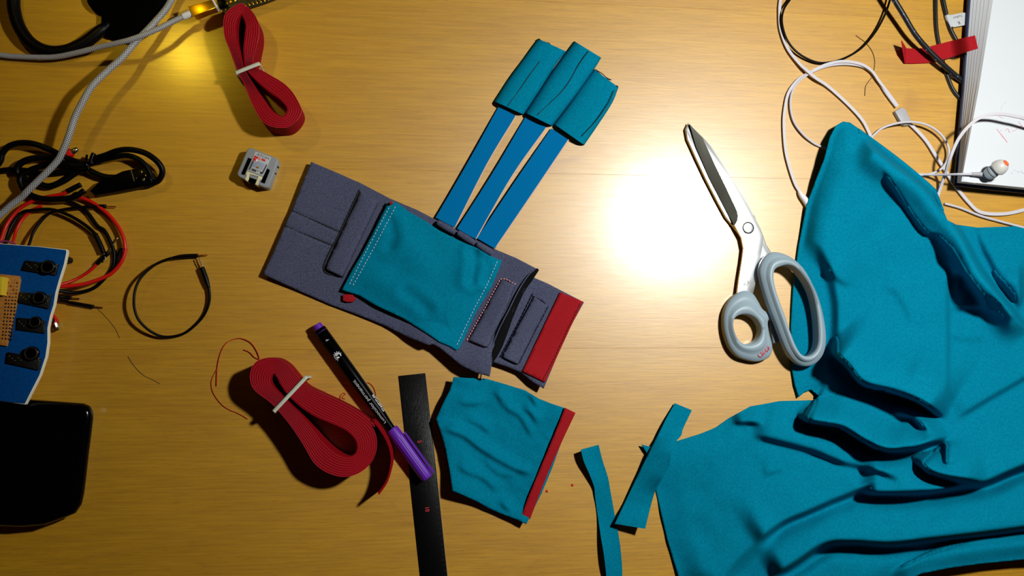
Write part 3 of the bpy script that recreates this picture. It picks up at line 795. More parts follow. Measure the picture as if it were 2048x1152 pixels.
R2I = [(552, 752), (556, 757), (560, 768), (575, 790), (600, 815), (630, 835), (662, 848), (690, 861), (709, 880), (712, 898), (705, 908), (692, 909), (672, 900), (650, 880), (632, 858), (610, 832), (585, 808), (565, 788), (552, 772), (548, 763), (549, 757), (550, 753)]
R2O = [(545, 714), (572, 726), (595, 752), (614, 772), (647, 788), (684, 805), (723, 828), (750, 854), (758, 884), (750, 920), (723, 947), (690, 957), (657, 950), (628, 930), (605, 891), (581, 854), (558, 825), (539, 805), (512, 785), (501, 769), (499, 746), (512, 722)]
roll('rolled_strap', 'large roll of red hook tape with a loose tail, beside the marker pen', R2I, R2O, 9.32, 22, 1.5, [(745, 840), (757, 853), (773, 878), (782, 904), (783, 930), (774, 962), (757, 988)], group='rolled red straps')
def elastic(label, a, b, z, n=20):
    """band round a strap bundle: over the top from a to b, down the sides"""
    A, B = P(*a, z*MM), P(*b, z*MM); d = (B-A); A2 = A-d*0.02; B2 = B+d*0.02
    pts = [Vector((A2.x, A2.y, 0.0009)), Vector((A2.x, A2.y, z*0.5*MM)), Vector((A2.x, A2.y, (z-1)*MM)), A+Vector((0, 0, 0.0004))+d*0.05, A+d*0.5+Vector((0, 0, 0.0006)), B-d*0.05+Vector((0, 0, 0.0004)),
           Vector((B2.x, B2.y, (z-1)*MM)), Vector((B2.x, B2.y, z*0.5*MM)), Vector((B2.x, B2.y, 0.0009))]
    C = cat(np.array([p[:] for p in pts]), 8)
    W = Vector((0, 0, 1)).cross(d).normalized()
    V, Fc = band_geo(C, W[:], 2.6*MM, 0.9*MM)
    o = mesh('elastic_band', V, Fc, BANDW)
    tag(o, label, 'elastic band', 'elastic bands round the straps')
elastic('pale elastic band round the small red strap roll', (473, 146), (518, 128), 21.2)
elastic('pale elastic band round the large red strap roll', (549, 822), (611, 756), 23.2)

# ------------------------------------------------------------------ notebook
nb = thing('notebook', 'open white notebook with a navy cover at the upper right', 'notebook', P(2080, 150))
slab('cover', [(1943, -80), (1937, 0), (1926, 180), (1909, 371), (1975, 379), (2048, 386), (2260, 408), (2260, -80)], 5.0, 7.0, NAVY, nb, 0.5)
lo = [(1948, -80), (1942, 0), (1930, 175), (1914, 366), (2048, 380), (2260, 400), (2260, -80)]
hi = [(1992, -80), (1986, 0), (1958, 175), (1923, 363), (2048, 375), (2260, 395), (2260, -80)]
cuts = (0.0, 0.14, 0.3, 0.48, 0.62, 0.84, 1.0); k = len(lo)
def leaf(f, out):
    return [(a[0]+(b[0]-a[0])*f-(out if j < 4 else 0), a[1]+(b[1]-a[1])*f) for j, (a, b) in enumerate(zip(lo, hi))]
for f0, f1 in zip(cuts[:-1], cuts[1:]):
    A_, B_ = PP(leaf(f0, 0.7), (7.05+13.9*f0)*MM), PP(leaf(f1, 0.0), (7.05+13.9*f1-0.02)*MM)
    sharp(mesh('page_block', np.vstack([A_, B_]), [tuple(range(k))[::-1], tuple(range(k, 2*k))]+[(i, (i+1) % k, (i+1) % k+k, i+k) for i in range(k)], PAPER, nb), 30)
NZ = 21.0
zn = Z(1900, 190, 5.486)
for ln in (zn((512, 372), (560, 430), (600, 480), (622, 512)), zn((530, 395), (575, 455), (628, 520)), zn((605, 390), (630, 370), (655, 415)), zn((680, 398), (720, 385), (750, 355), (785, 345)), zn((750, 290), (775, 325), (795, 345)),
           zn((530, 240), (548, 235), (560, 248)), zn((575, 255), (580, 250), (584, 258)), zn((555, 385), (560, 388), (563, 384))):
    strokes('red_doodle', [ln], 0.22, NZ+0.02, mat('pale_red_ink', (222, 150, 160), 0.8), nb)
for ln in (zn((560, 170), (565, 130), (590, 95), (620, 80)), zn((150, 900), (150, 945), (270, 965), (270, 975)), zn((690, 825), (705, 820), (715, 835)), zn((725, 850), (745, 835), (755, 855)), zn((765, 850), (780, 830), (795, 860)), zn((670, 855), (685, 862), (690, 850)), zn((800, 850), (812, 865), (830, 850))):
    strokes('pencil_mark', [ln], 0.12, NZ+0.02, mat('pencil_grey', (180, 180, 196), 0.8), nb)

# red tape over the cables and onto the notebook
rt = Z(1780, 0, 7.642)
TL = rt((235, 735), (360, 742), (480, 735), (620, 705), (770, 668), (1010, 605), (1300, 540)); TR = rt((225, 968), (350, 970), (470, 965), (600, 955), (850, 900), (1150, 800), (1345, 740))
tape = thing('tape_piece', 'short piece of red hook tape reaching from the cables onto the notebook', 'tape', P(1870, 105))
patch('tape_strip', TL, TR, lambda u, v: 1.6+4.2*sst(0.25, 0.55, v)+16.8*sst(0.6, 0.93, v), RED, tape, 4, 40, 1.0)
q = rt((235, 735), (225, 968), (195, 800), (168, 622)); v = w3([(q[0][0], q[0][1], 1.8), (q[1][0], q[1][1], 1.8), (q[2][0], q[2][1], 8), (q[3][0], q[3][1], 11)])
d = np.array([0.0008, 0.0002, 0])
mesh('curled_end', np.vstack([v, v+d]), [(0, 1, 2), (0, 2, 3), (6, 5, 4), (7, 6, 4), (0, 1, 5, 4), (1, 2, 6, 5), (2, 3, 7, 6), (3, 0, 4, 7)], RED, tape, False)

# ------------------------------------------------------------------ cables at the upper right
zr = Z(1540, 0, 2.618)
def cable(name, label, pts, r, m, z=None, n=8, catg='cable', group=None, sides=12):
    o = tube(name, pts, r, m, None, n, sides, z=z); tag(o, label, catg, group); return o
cable('thin_cable', 'thin black cable bowed in a loop at the top edge above the white earphone lead', zr((140, -60, 5), (110, -10, 5), (72, 50, 5), (63, 120, 4.5), (90, 210, 4), (150, 280, 3.5), (240, 325, 3), (320, 325, 3), (400, 300, 3), (480, 250, 3.5), (550, 170, 4), (600, 80, 5), (628, 0, 6), (640, -60, 6)), 0.85, BLACKR)
cable('braided_cable', 'black braided cable with blue flecks crossing over the red tape', zr((600, -100, 17), (640, -20, 16), (700, 80, 14.5), (760, 180, 12), (830, 262, 9.5), (900, 332, 7.6), (960, 385, 5.2), (1020, 435, 2.9), (1080, 480, 2.4)), 2.1, BBRAIDB)
cable('braided_cable', 'thin black braided cable passing straight down under the red tape', zr((868, -60, 2), (868, 60, 1.8), (872, 150, 1.7), (885, 230, 1.6), (905, 320, 1.6), (930, 400, 1.6), (960, 470, 1.6), (1000, 520, 1.6), (1050, 570, 1.6)), 1.45, BBRAID)
fc = thing('flagged_cable', 'black braided cable with a white flag label beside the notebook', 'cable', P(1905, 60))
tube('cable', zr((895, -60, 2.2), (905, -10, 2.2), (920, 60, 2.0), (945, 150, 1.8), (980, 220, 1.7), (1010, 290, 1.6), (1040, 360, 1.6), (1070, 420, 1.6)), 1.6, BBRAID, fc)
tube('label_wrap', rt((868, 232, 2.1), (900, 325, 2.0), (934, 420, 1.9)), 2.0, LABELW, fc, 4, 14)
fl = slab('label_flag', rt((905, 233), (1010, 212), (1120, 190), (1160, 198), (1182, 225), (1180, 300), (1170, 368), (1150, 382), (970, 418)), 3.4, 3.8, LABELW, fc, 0.1)
text('label_text', 'TesRani', 1.9, rt((1035, 256))[0], (-1, 0.30), 3.83, BLACKINK, fl, 1.0)
text('label_text', 'R', 2.9, rt((1052, 345))[0], (-1, 0.28), 3.83, BLACKINK, fl, 1.1)

# ------------------------------------------------------------------ earphones
ear = thing('earphones', 'white flat-cable earphones tangled between the shirt and the notebook', 'earphones', P(1750, 200))
EW = dict(wid=2.3, thick=1.0)
ribbon('lead', zr((62, -60, 2), (52, 20, 2), (50, 60, 2), (55, 150, 2), (90, 250, 2.2), (150, 330, 3), (195, 372, 4.2), (240, 410, 4.2), (300, 450, 2.5), (380, 520, 2), (450, 590, 2), (490, 640, 2), (520, 700, 1.4), (540, 745, 1.1)), 2.4, 1.0, WHITEC, ear)
tube('lead', zr((662, 562, 2), (605, 485, 2), (555, 405, 2), (505, 358, 2), (425, 338, 2), (335, 340, 2), (255, 362, 2), (180, 402, 2.6), (125, 460, 2), (106, 540, 2), (122, 630, 2), (170, 700, 2.2), (230, 750, 1.6), (290, 778, 1.2), (330, 800, 1.1)), 0.95, WHITEC, ear)
ribbon('lead', zr((668, 556, 2), (620, 490, 2.5), (570, 425, 3), (530, 370, 3.5), (470, 335, 3.6), (380, 322, 3.6), (290, 340, 3.4), (200, 385, 2.2), (140, 425, 2), (95, 490, 2), (76, 580, 2), (72, 660, 2), (80, 780, 2), (100, 870, 2), (130, 960, 2), (158, 1008, 2)), 2.2, 1.0, WHITEC, ear)
sp = zr((655, 582), (690, 560), (712, 572), (745, 640), (742, 652), (706, 656), (688, 640))
slab('splitter', sp, 0.8, 4.2, mat('grey_white_plastic', (164, 160, 166), 0.45), ear, 0.8)
ribbon('lead', zr((722, 640, 2), (765, 680, 2), (820, 742, 2), (870, 820, 2.2), (910, 880, 2.4), (960, 960, 2.2), (1040, 1060, 2), (1105, 1112, 2), (1220, 1120, 2), (1330, 1098, 2), (1420, 1060, 2)), 2.7, 1.0, WHITEC, ear)
tube('lead', zr((520, 735, 1.2), (545, 705, 2.2), (600, 665, 4.5), (700, 640, 7), (800, 647, 7), (880, 690, 6), (930, 760, 5), (932, 830, 5), (885, 893, 5), (800, 916, 2.5), (760, 905, 1.2)), 0.95, WHITEC, ear)
tube('lead', zr((780, 912, 1.5), (860, 915, 7), (930, 914, 15), (1000, 912, 22.5), (1062, 912, 24)), 1.0, WHITEC, ear)
ribbon('lead', zr((870, 1045, 2), (885, 1005, 2.5), (910, 930, 9), (940, 835, 22), (985, 730, 27), (1050, 650, 31), (1120, 607, 34), (1200, 596, 36), (1290, 610, 37), (1340, 625, 36), (1450, 680, 30)), 2.4, 1.0, WHITEC, ear)
tube('lead', zr((915, 1066, 2), (1000, 1090, 2), (1100, 1130, 2), (1200, 1158, 2), (1330, 1192, 2), (1420, 1215, 2)), 1.0, WHITEC, ear)
# plug sleeve disappearing under the shirt
tube('plug_sleeve', zr((150, 1000, 2.3), (165, 1025, 2.6), (185, 1050, 2.8), (205, 1085, 2.8)), [1.2, 2.2, 2.6, 2.4], WHITEP, ear, 8, 14)
# the earbud standing on the page
bud_a, bud_b = P(*zn((400, 885))[0], 0.026), P(*zn((610, 750))[0], 0.040)
bud = lathe('earbud_shell', bud_a, bud_b, [(0, 3.2), (0.8, 4.3), (3.0, 4.9), (6.0, 5.0), (8.0, 4.6), (9.0, 3.6)], mat('pearl_plastic', (160, 168, 178), 0.35), ear, 28)
lathe('seam_ring', bud_a+(bud_b-bud_a).normalized()*0.0046, bud_b, [(0, 5.1), (0.5, 5.1)], mat('bronze_seam', (90, 84, 70), 0.5), bud, 28)
lathe('silicone_tip', bud_a+(bud_b-bud_a).normalized()*0.0082, bud_b, [(0, 3.6), (0.2, 5.4), (1.5, 6.2), (4, 6.0), (6.5, 5.0), (8.2, 3.6), (8.6, 2.4)], TIPSIL, bud, 28)
lathe('nozzle', bud_a+(bud_b-bud_a).normalized()*0.0164, bud_b, [(0, 2.7), (1.0, 2.4), (1.1, 1.6)], ORANGE, bud, 20)
tube('strain_relief', zr((1056, 912, 24), (1090, 912, 24.5), (1128, 915, 25)), [1.4, 1.7, 2.1], mat('grey_white_plastic', (164, 160, 166), 0.45), ear, 6, 14)

# ------------------------------------------------------------------ threads lying about
strand = lambda label, pts, r, m, z=0.5: tag(strokes('thread', [pts], r, z, m, n=6), label, 'thread')
strand('fine brown thread snippet below the thin black cable loop', zr((450, 185), (470, 200), (500, 222), (530, 260), (546, 300), (548, 345), (535, 400), (518, 425), (502, 450), (498, 475), (497, 502)), 0.28, THREADB)
t7 = Z(400, 640, 3.032)
strand('long loop of fine red thread left of the large red roll', t7((362, 238), (345, 190), (310, 140), (260, 114), (215, 114), (160, 140), (125, 200), (105, 290), (100, 400)), 0.32, THREADR, 0.8)
strand('faint red thread curling round the shadow of the large roll', t7((100, 300), (70, 370), (80, 440), (130, 510), (180, 545), (230, 565), (290, 600)), 0.25, THREADR, 0.6)
strand('short red thread end at the top of the large roll', t7((265, 180), (300, 195), (330, 225), (360, 240)), 0.32, THREADR, 0.8)
strand('red thread loop beside the middle of the marker pen', t7((990, 392), (1020, 380), (1050, 405), (1066, 450), (1062, 490)), 0.28, THREADR)
strand('tiny red thread loop between the large roll and the pen', t7((850, 482), (852, 460), (868, 442), (880, 450), (862, 470), (880, 480)), 0.28, THREADR)
z4 = Z(0, 600, 2.304)
strand('faint brown hair curving down past the black wire ring', z4((440, 30), (490, 80), (530, 130), (552, 175)), 0.16, THREADB, 0.3)
strand('dark brown hair on the bare wood below the wire ring', z4((590, 260), (620, 305), (660, 345), (700, 365), (738, 386)), 0.20, THREADB, 0.3)
for (x, y), lb in (((1145, 970), 'red fleck on the wood right of the teal scrap'), ((1094, 982), 'tiny red fleck close to the red strip of the scrap')):
    tag(slab('fleck', [(x-2.5, y-1), (x, y-3), (x+2.5, y), (x+1, y+3), (x-2, y+2)], 0.05, 0.5, REDW, None, 0.1), lb, 'fleck')

# ------------------------------------------------------------------ small grey controller
a8 = Z(440, 270, 8.862)
ctl = thing('controller', 'small grey square controller with a printed label beside the grey felt', 'controller', P(520, 345))
slab('case', a8((560, 228), (985, 400), (1020, 425), (1025, 470), (870, 905), (850, 930), (800, 935), (690, 890), (640, 880), (500, 820), (430, 785), (340, 745), (305, 700), (308, 660), (480, 260), (510, 228)), 0.2, 9.5, GREYBOX, ctl, 0.8)
slab('port_slot', a8((500, 400), (562, 425), (432, 712), (374, 690)), 9.4, 9.75, BLACKP, ctl, 0.05)
slab('port_slot', a8((838, 592), (886, 622), (792, 860), (720, 835)), 9.4, 9.75, BLACKP, ctl, 0.05)
lb = slab('label_plate', a8((625, 290), (905, 398), (762, 732), (488, 625)), 9.4, 9.9, LABELW, ctl, 0.08)
slab('red_band', a8((612, 362), (810, 440), (795, 472), (598, 395)), 9.85, 9.95, REDLAB, lb, 0.02)
slab('red_block', a8((592, 398), (690, 436), (668, 482), (580, 445)), 9.85, 9.95, REDLAB, lb, 0.02)
slab('screen_window', a8((690, 470), (800, 515), (745, 625), (570, 560), (600, 490)), 9.85, 9.95, GREYLAB, lb, 0.02)
slab('dark_margin', a8((575, 450), (605, 462), (535, 620), (505, 608)), 9.85, 9.95, mat('dark_print', (60, 60, 66), 0.6), lb, 0.02)
slab('dark_margin', a8((818, 520), (838, 530), (760, 690), (735, 680)), 9.85, 9.95, MATS['dark_print'], lb, 0.02)
slab('dark_margin', a8((570, 590), (755, 662), (740, 700), (552, 628)), 9.85, 9.95, MATS['dark_print'], lb, 0.02)
slab('pale_print', a8((640, 628), (712, 655), (700, 690), (632, 662)), 9.92, 10.0, LABELW, lb, 0.02)
text('label_text', 'ATOM', 1.75, a8((762, 385))[0], (0.92, 0.38), 10.0, BLACKINK, lb, 1.35)
text('label_text', 'LITE', 1.1, a8((705, 420))[0], (0.92, 0.38), 10.02, WHITEINK, lb, 1.0, True)
hp_ = P(*a8((655, 450))[0], 0.0099)
lathe('white_ring', hp_, hp_+Vector((0, 0, 1)), [(0, 0.9), (0.12, 0.9), (0.14, 0.5)], WHITEINK, lb, 16)
hp_ = P(*a8((665, 572))[0], 0.0099)
lathe('gold_dot', hp_, hp_+Vector((0, 0, 1)), [(0, 0.9), (0.15, 0.9), (0.2, 0.6)], GOLD, lb, 16)
slab('socket_shell', a8((478, 640), (752, 745), (728, 800), (700, 795), (668, 892), (620, 875), (655, 790), (680, 735), (525, 690), (508, 735), (515, 770), (490, 825), (438, 785), (470, 715), (455, 690)), 1.5, 10.1, CREAM, ctl, 0.15)
slab('socket_bar', a8((530, 715), (672, 768), (660, 795), (522, 742)), 5, 9.3, CREAM, ctl, 0.2)
slab('socket_dark', a8((518, 745), (655, 795), (622, 872), (492, 822)), 4, 9.6, BLACKP, ctl, 0.1)
for q in (((990, 545), (1010, 530), (1036, 560), (1019, 572)), ((950, 660), (965, 650), (989, 672), (974, 685))):
    slab('notch_shade', a8(*q), 2, 6.0, BLACKP, ctl, 0.1)  # black slabs paint in the shade of the recesses in the case side

# ------------------------------------------------------------------ marker pen
p7 = Z(590, 630, 3.29)
pen = thing('marker_pen', 'black felt marker with purple plug and purple cap lying across the ruler', 'marker', P(740, 800))
PA, PB = P(*p7((148, 75))[0], 0.0058), P(*p7((872, 1075))[0], 0.0068)
plen = (PB-PA).length*1000
capl = plen*0.315; bl = plen-capl
lathe('barrel', PA, PB, [(2.5, 4.3), (3.0, 4.6), (bl*0.5, 4.6), (bl*0.8, 4.1), (bl*0.93, 3.0), (bl+2, 2.7)], BLACKP, pen, 32)
lathe('end_plug', PA, PB, [(-1.5, 3.0), (-1.2, 3.6), (4.5, 4.1), (5.0, 4.72), (5.2, 4.72)], PURPLE, pen, 28)
# ribbed cap
D = (PB-PA).normalized(); s_ = D.cross(Vector((0, 0, 1))).normalized(); t_ = s_.cross(D)
V = []; sd = 60; pr = [(bl-1.5, 2.6), (bl-1.5, 4.2), (bl-0.5, 4.6), (bl+6, 4.75), (bl+7, 5.0), (plen-4, 4.6), (plen-1, 4.4), (plen, 3.8)]
for d, r in pr:
    for j in range(sd):
        rr = r*(0.95 if (j % 4 in (0, 1) and bl+6.5 < d < plen-2) else 1.0); an = 2*math.pi*j/sd
        V.append(PA+D*d*MM+(s_*math.cos(an)+t_*math.sin(an))*rr*MM)
Fc = [(i*sd+j, i*sd+(j+1) % sd, (i+1)*sd+(j+1) % sd, (i+1)*sd+j) for i in range(len(pr)-1) for j in range(sd)]+[tuple(range(sd))[::-1], tuple((len(pr)-1)*sd+j for j in range(sd))]
cap = sharp(mesh('cap', V, Fc, PURPLE, pen), 30)
# clip on the right of the cap
ca, cb_ = P(*p7((722, 772))[0], 0.0085), P(*p7((912, 1035))[0], 0.0085)
V, Fc = band_geo(np.array([(ca+(cb_-ca)*k/6)[:] for k in range(7)]), [0, 0, 1.0], np.array([2.2, 3.0, 3.0, 3.0, 3.0, 2.6, 2.0])*MM, 1.5*MM)
mesh('clip', V, Fc, PURPLE, pen, False)
cc = PA+D*(plen-5)*MM; c2 = Vector(cb_)+(ca-cb_)*0.12
V, Fc = band_geo(np.array([(cc+(c2-cc)*k/3)[:] for k in range(4)]), [0, 0, 1.0], 2.4*MM, 2.5*MM)
mesh('clip_root', V, Fc, PURPLE, pen, False)
def pen_print(name, s, size, along, phi0, m, bold=False, sx=1.0, rad=4.66):
    """lettering wrapped on the barrel; reads towards the plug end"""
    V, Fc = text_geo(s, size, bold)
    W = []
    for v in V:
        ph = phi0+v[1]*1000/rad; d = along-v[0]*1000*sx
        r = rad if d < bl*0.5 else rad-0.5*(d-bl*0.5)/(bl*0.3) if d < bl*0.8 else rad-0.5-1.1*(d-bl*0.8)/(bl*0.13)
        W.append(PA+D*d*MM+(s_*math.sin(ph)+t_*math.cos(ph))*(r+0.24)*MM)
    return mesh(name, W, Fc, m, pen, False)
pen_print('barrel_print', 'Lumocolor permanent', 2.7, bl*0.715, 0.30, WHITEINK, sx=1.12)
pen_print('barrel_print', 'STAEDTLER', 2.3, bl*0.76, -0.95, WHITEINK, True, 0.9)
pen_print('barrel_print', 'F', 2.2, bl*0.135, -0.1, WHITEINK)
# round emblem
def pen_disc(name, along, phi, r0, r1, a0, a1, m, lift=0.1, n=24):
    W = []; rad = 4.66+lift
    for k in range(n+1):
        a = a0+(a1-a0)*k/n
        for r in (r0, r1):
            d = along+r*math.cos(a); ph = phi+r*math.sin(a)/rad
            W.append(PA+D*d*MM+(s_*math.sin(ph)+t_*math.cos(ph))*rad*MM)
    return mesh(name, W, [(2*k, 2*k+1, 2*k+3, 2*k+2) for k in range(n)], m, pen, False)
pen_disc('emblem', bl*0.285, 0.1, 2.0, 2.7, 0.5, 5.2, WHITEINK)
pen_disc('emblem', bl*0.285, 0.1, 0.3, 1.6, -0.6, 1.6, WHITEINK)
pen_disc('emblem', bl*0.285, 0.1, 0.8, 1.7, 2.2, 4.0, WHITEINK)
for k in range(9): pen_disc('emblem_ray', bl*0.285, 0.1, 3.0, 3.6, 0.6+k*0.48, 0.75+k*0.48, WHITEINK, n=2)

# ------------------------------------------------------------------ ruler
rl = Z(760, 720, 2.669)
ruler = thing('ruler', 'flat black ruler with red numbers under the marker pen', 'ruler', P(850, 980))
slab('blade', rl((100, 85), (240, 70), (300, 605), (358, 1152), (382, 1380), (240, 1380), (215, 1152), (160, 640)), 0.05, 0.9, RULER, ruler, 0.15)
slab('pale_edge', rl((241, 72), (301, 605), (359, 1152), (383, 1380), (387, 1380), (363, 1152), (305, 605), (245, 72)), 0.05, 0.5, mat('pale_ruler_edge', (150, 124, 84), 0.6), ruler, 0.1)
text('number', '10', 3.0, rl((251, 796))[0], (0.09, 1), 0.95, REDINK, ruler, 0.9, True)
text('number', '5', 3.0, rl((210, 436))[0], (0.09, 1), 0.95, REDINK, ruler, 0.9, True)
for k in range(46):
    t = k/38.0; x = 238+(358-238)*t; y = 78+(1152-78)*t; ln = 26 if k % 5 == 0 else 14
    strokes('tick', [rl((x-3, y), (x-3-ln, y+ln*0.1))], 0.07, 0.9, mat('dim_tick', (60, 58, 58), 0.6), ruler)

# ------------------------------------------------------------------ single wire ring
w5 = Z(240, 480, 5.236)
wr = thing('jumper_wire', 'black jumper wire curled in an open ring on the bare wood', 'wire', P(340, 590))
tube('wire', w5((815, 165, 2.5), (700, 168, 3), (580, 182, 3.5), (480, 207, 4), (370, 257, 5), (270, 337, 6.5), (200, 422, 8), (160, 520, 9), (146, 620, 9.5), (152, 720, 9), (192, 830, 8), (272, 920, 6.5), (370, 985, 4.5), (460, 1013, 3), (570, 1008, 2), (680, 973, 1.6), (780, 898, 1.6), (870, 800, 2), (920, 700, 2.6), (940, 600, 3), (930, 500, 3), (900, 400, 3), (858, 292, 3)), 0.95, BLACKR, wr, 8, 10)
tube('sleeve', w5((815, 165, 2.6), (740, 166, 2.8), (640, 173, 3.2), (560, 187, 3.6)), [1.5, 1.5, 1.5, 1.2], BLACKR, wr)
tube('sleeve', w5((856, 288, 3.1), (880, 350, 3.1), (905, 420, 3.1), (930, 500, 3.1)), [1.9, 1.9, 1.8, 1.2], BLACKR, wr)
tube('pin', w5((815, 162, 2.6), (870, 160, 2.5), (922, 158, 2.4)), [0.45, 0.4, 0.3], COPPER, wr)
tube('pin', w5((868, 288, 3.2), (848, 235, 3.2), (830, 185, 3.2)), [0.55, 0.5, 0.4], SILVER, wr)
tube('pin', w5((845, 290, 3.0), (815, 245, 2.6), (790, 200, 2.0)), [0.4, 0.35, 0.3], COPPER, wr)

# ------------------------------------------------------------------ left edge: blue panel, black case
zb = Z(0, 460, 6.4)
dev = thing('black_case', 'glossy black rounded plastic case at the lower left edge', 'case', P(40, 930))
slab('shell', Z(0, 780, 3.841)((-700, 60), (0, 78), (200, 75), (400, 88), (620, 105), (668, 125), (692, 165), (695, 220), (682, 330), (660, 500), (642, 660), (625, 800), (606, 885), (560, 955), (480, 990), (330, 1045), (150, 1062), (0, 1058), (-700, 1040)), 0.3, 16.0, BLACKG, dev, 5.0, 0, None, 6, -8.0)
panel = thing('blue_panel', 'blue foam panel with white edge carrying round modules at the left edge', 'panel', P(40, 650))
BP = [(-150, 480), (0, 487), (27, 489), (80, 493), (133, 499), (134, 504), (129, 528), (119, 560), (112, 585), (108, 610), (101, 632), (96, 656), (96, 685), (92, 713), (80, 750), (65, 780), (50, 809), (25, 806), (0, 803), (-150, 792)]
slab('foam_core', BP, 17.0, 20.6, WHITEF, panel, 0.3)
bpin = PP(np.array(BP), 0.0206)[:, :2]
slab('blue_face', [(-150, 481), (0, 488), (27, 490), (80, 494), (131, 500), (132, 504), (127, 528), (117, 560), (110, 585), (106, 610), (99, 632), (94, 656), (94, 685), (90, 713), (78, 750), (63, 779), (49, 807), (25, 805), (0, 802), (-150, 791)], 20.5, 21.2, BLUEF, panel, 0.2)
for x, y in ((118, 515), (88, 640), (40, 560), (30, 720)):
    b0 = P(x, y, 0.017); lathe('standoff', Vector((b0.x, b0.y, 0.0002)), Vector((b0.x, b0.y, 1)), [(0, 2.5), (16.8, 2.5)], BLACKP, panel, 16)
def module(rect, ring, rr):
    mo = slab('sensor_module', rect, 21.2, 23.0, mat('dark_module', (20, 19, 16), 0.35, spec=0.6, bump=0.6, bscale=900), panel, 0.2)
    c = P(*ring, 0.023)
    lathe('knob', c, c+Vector((0, 0, 1)), [(0, rr), (2.0, rr), (2.6, rr*0.85), (2.6, rr*0.62), (1.6, rr*0.55), (1.6, rr*0.1)], BLACKG, mo, 28)
    lathe('ring_glint', c, c+Vector((0, 0, 1)), [(2.5, rr*0.9), (2.85, rr*0.86), (2.85, rr*0.74), (2.5, rr*0.7)], mat('dull_metal', (150, 140, 110), 0.35, metal=1.0), mo, 28)  # thin metal ring added to imitate the glints round the knob
    x0, y0 = rect[0]; x1, y1 = rect[1]; x3, y3 = rect[3]
    for k in range(5):
        u = 0.06+0.09*k; w = 0.35+0.3*((k*7) % 3)/2
        p = (x0+(x1-x0)*u+(x3-x0)*w, y0+(y1-y0)*u+(y3-y0)*w); h = P(*p, 0.023)
        lathe('solder_joint', h, h+Vector((0, 0, 1)), [(0, 0.55), (0.3, 0.45), (0.5, 0.1)], mat('dull_metal', (150, 140, 110), 0.35, metal=1.0), mo, 8)
module(zb((330, 388), (742, 440), (712, 578), (282, 512)), zb((628, 476))[0], 4.8)
module(zb((255, 790), (650, 832), (620, 1005), (222, 922)), zb((518, 868))[0], 4.4)
module(z4((82, 80), (205, 95), (205, 152), (78, 136)), z4((168, 102))[0], 4.0)
module(z4((36, 240), (188, 270), (176, 322), (28, 290)), z4((150, 246))[0], 4.8)
pb = slab('perfboard', [(-60, 545), (0, 548), (38, 552), (40, 560), (34, 600), (30, 620), (20, 660), (13, 692), (0, 690), (-60, 684)], 21.2, 23.0, TAN, panel, 0.2)
slab('header_strip', [(-6, 552), (7, 554), (2, 590), (-10, 590)], 23, 30, YELLOWP, pb, 0.3)
for i in range(4):
    for j in range(17):
        x, y = 33-6.2*i-0.62*(j-2)*1.05, 566+7.0*j+i*-0.3
        if y < 684 and x > -2:
            h = P(x, y, 0.023); lathe('solder_pad', h, h+Vector((0, 0, 1)), [(0, 0.75), (0.25, 0.6), (0.4, 0.25)], SILVER if (i+j) % 3 else COPPER, pb, 8)

# loose jumper wires round the panel
zl = Z(0, 280, 4.267)
G = 'jumper wires by the blue panel'
def jumper(label, pts, m, r=1.0, ends=()):
    t = thing('jumper_wire', label, 'wire', P(pts[0][0], pts[0][1]), G)
    tube('wire', pts, r, m, t, 8, 10)
    for kind, q in ends:
        if kind == 'sleeve': tube('sleeve', q, r*1.45, BLACKR, t, 6, 10)
        else: tube('pin', q, 0.42, SILVER if kind == 'pin' else COPPER, t, 4, 8)
jumper('red wire sweeping in the widest arc right of the blue panel', zl((560, 500, 4), (680, 492, 4), (800, 540, 4), (920, 632, 4), (1010, 742, 4.5), (1058, 850, 5), (1068, 930, 5))+zb((1608, 250, 5), (1560, 400, 5), (1440, 545, 5), (1300, 618, 6), (1100, 685, 8), (900, 715, 10), (740, 722, 12), (600, 722, 13)), REDW, 1.35)
jumper('short red wire with a black sleeved tip inside the arc', zb((600, 715, 12), (750, 700, 10), (850, 678, 7), (1000, 618, 3.5), (1150, 525, 2.5), (1250, 430, 2.2)), REDW, 1.05, (('sleeve', zb((1240, 435, 2.3), (1310, 365, 2.3), (1390, 290, 2.3))), ('pin', zb((1385, 300, 2.3), (1450, 180, 2.3), (1510, 95, 2.3)))))
jumper('black wire following just inside the widest red arc', zb((600, 760, 12), (740, 775, 9), (900, 800, 5), (1050, 792, 2.5), (1200, 742, 1.5), (1320, 640, 1.5), (1440, 480, 1.6), (1462, 300, 1.8), (1400, 120, 2), (1330, 0, 2))+zl((830, 730, 2), (740, 610, 2.2), (640, 545, 2.6), (560, 520, 3)), BLACKR, 1.25)
jumper('black wire with a bare pin pointing right above the arc', zl((180, 1010, 11), (245, 900, 9), (280, 800, 6), (345, 700, 4), (430, 622, 3), (560, 590, 4.5), (720, 570, 5), (800, 567, 4)), BLACKR, 1.0, (('sleeve', zl((740, 569, 5), (820, 566, 4), (905, 566, 3.5))), ('pinc', zl((900, 566, 3.5), (950, 568, 3.2), (1000, 570, 3)))))
jumper('black wire whose sleeved end points down inside the arc', zl((20, 930, 14), (50, 860, 10), (95, 740, 7), (180, 625, 5), (280, 600, 5), (430, 592, 5.2), (560, 630, 5), (690, 700, 4.5), (800, 790, 4), (850, 880, 3.5)), BLACKR, 1.2, (('sleeve', zl((810, 800, 4), (850, 880, 3.6), (885, 965, 3.2))), ('pin', zl((885, 960, 3.2), (897, 1000, 3.2), (905, 1032, 3.2)))))
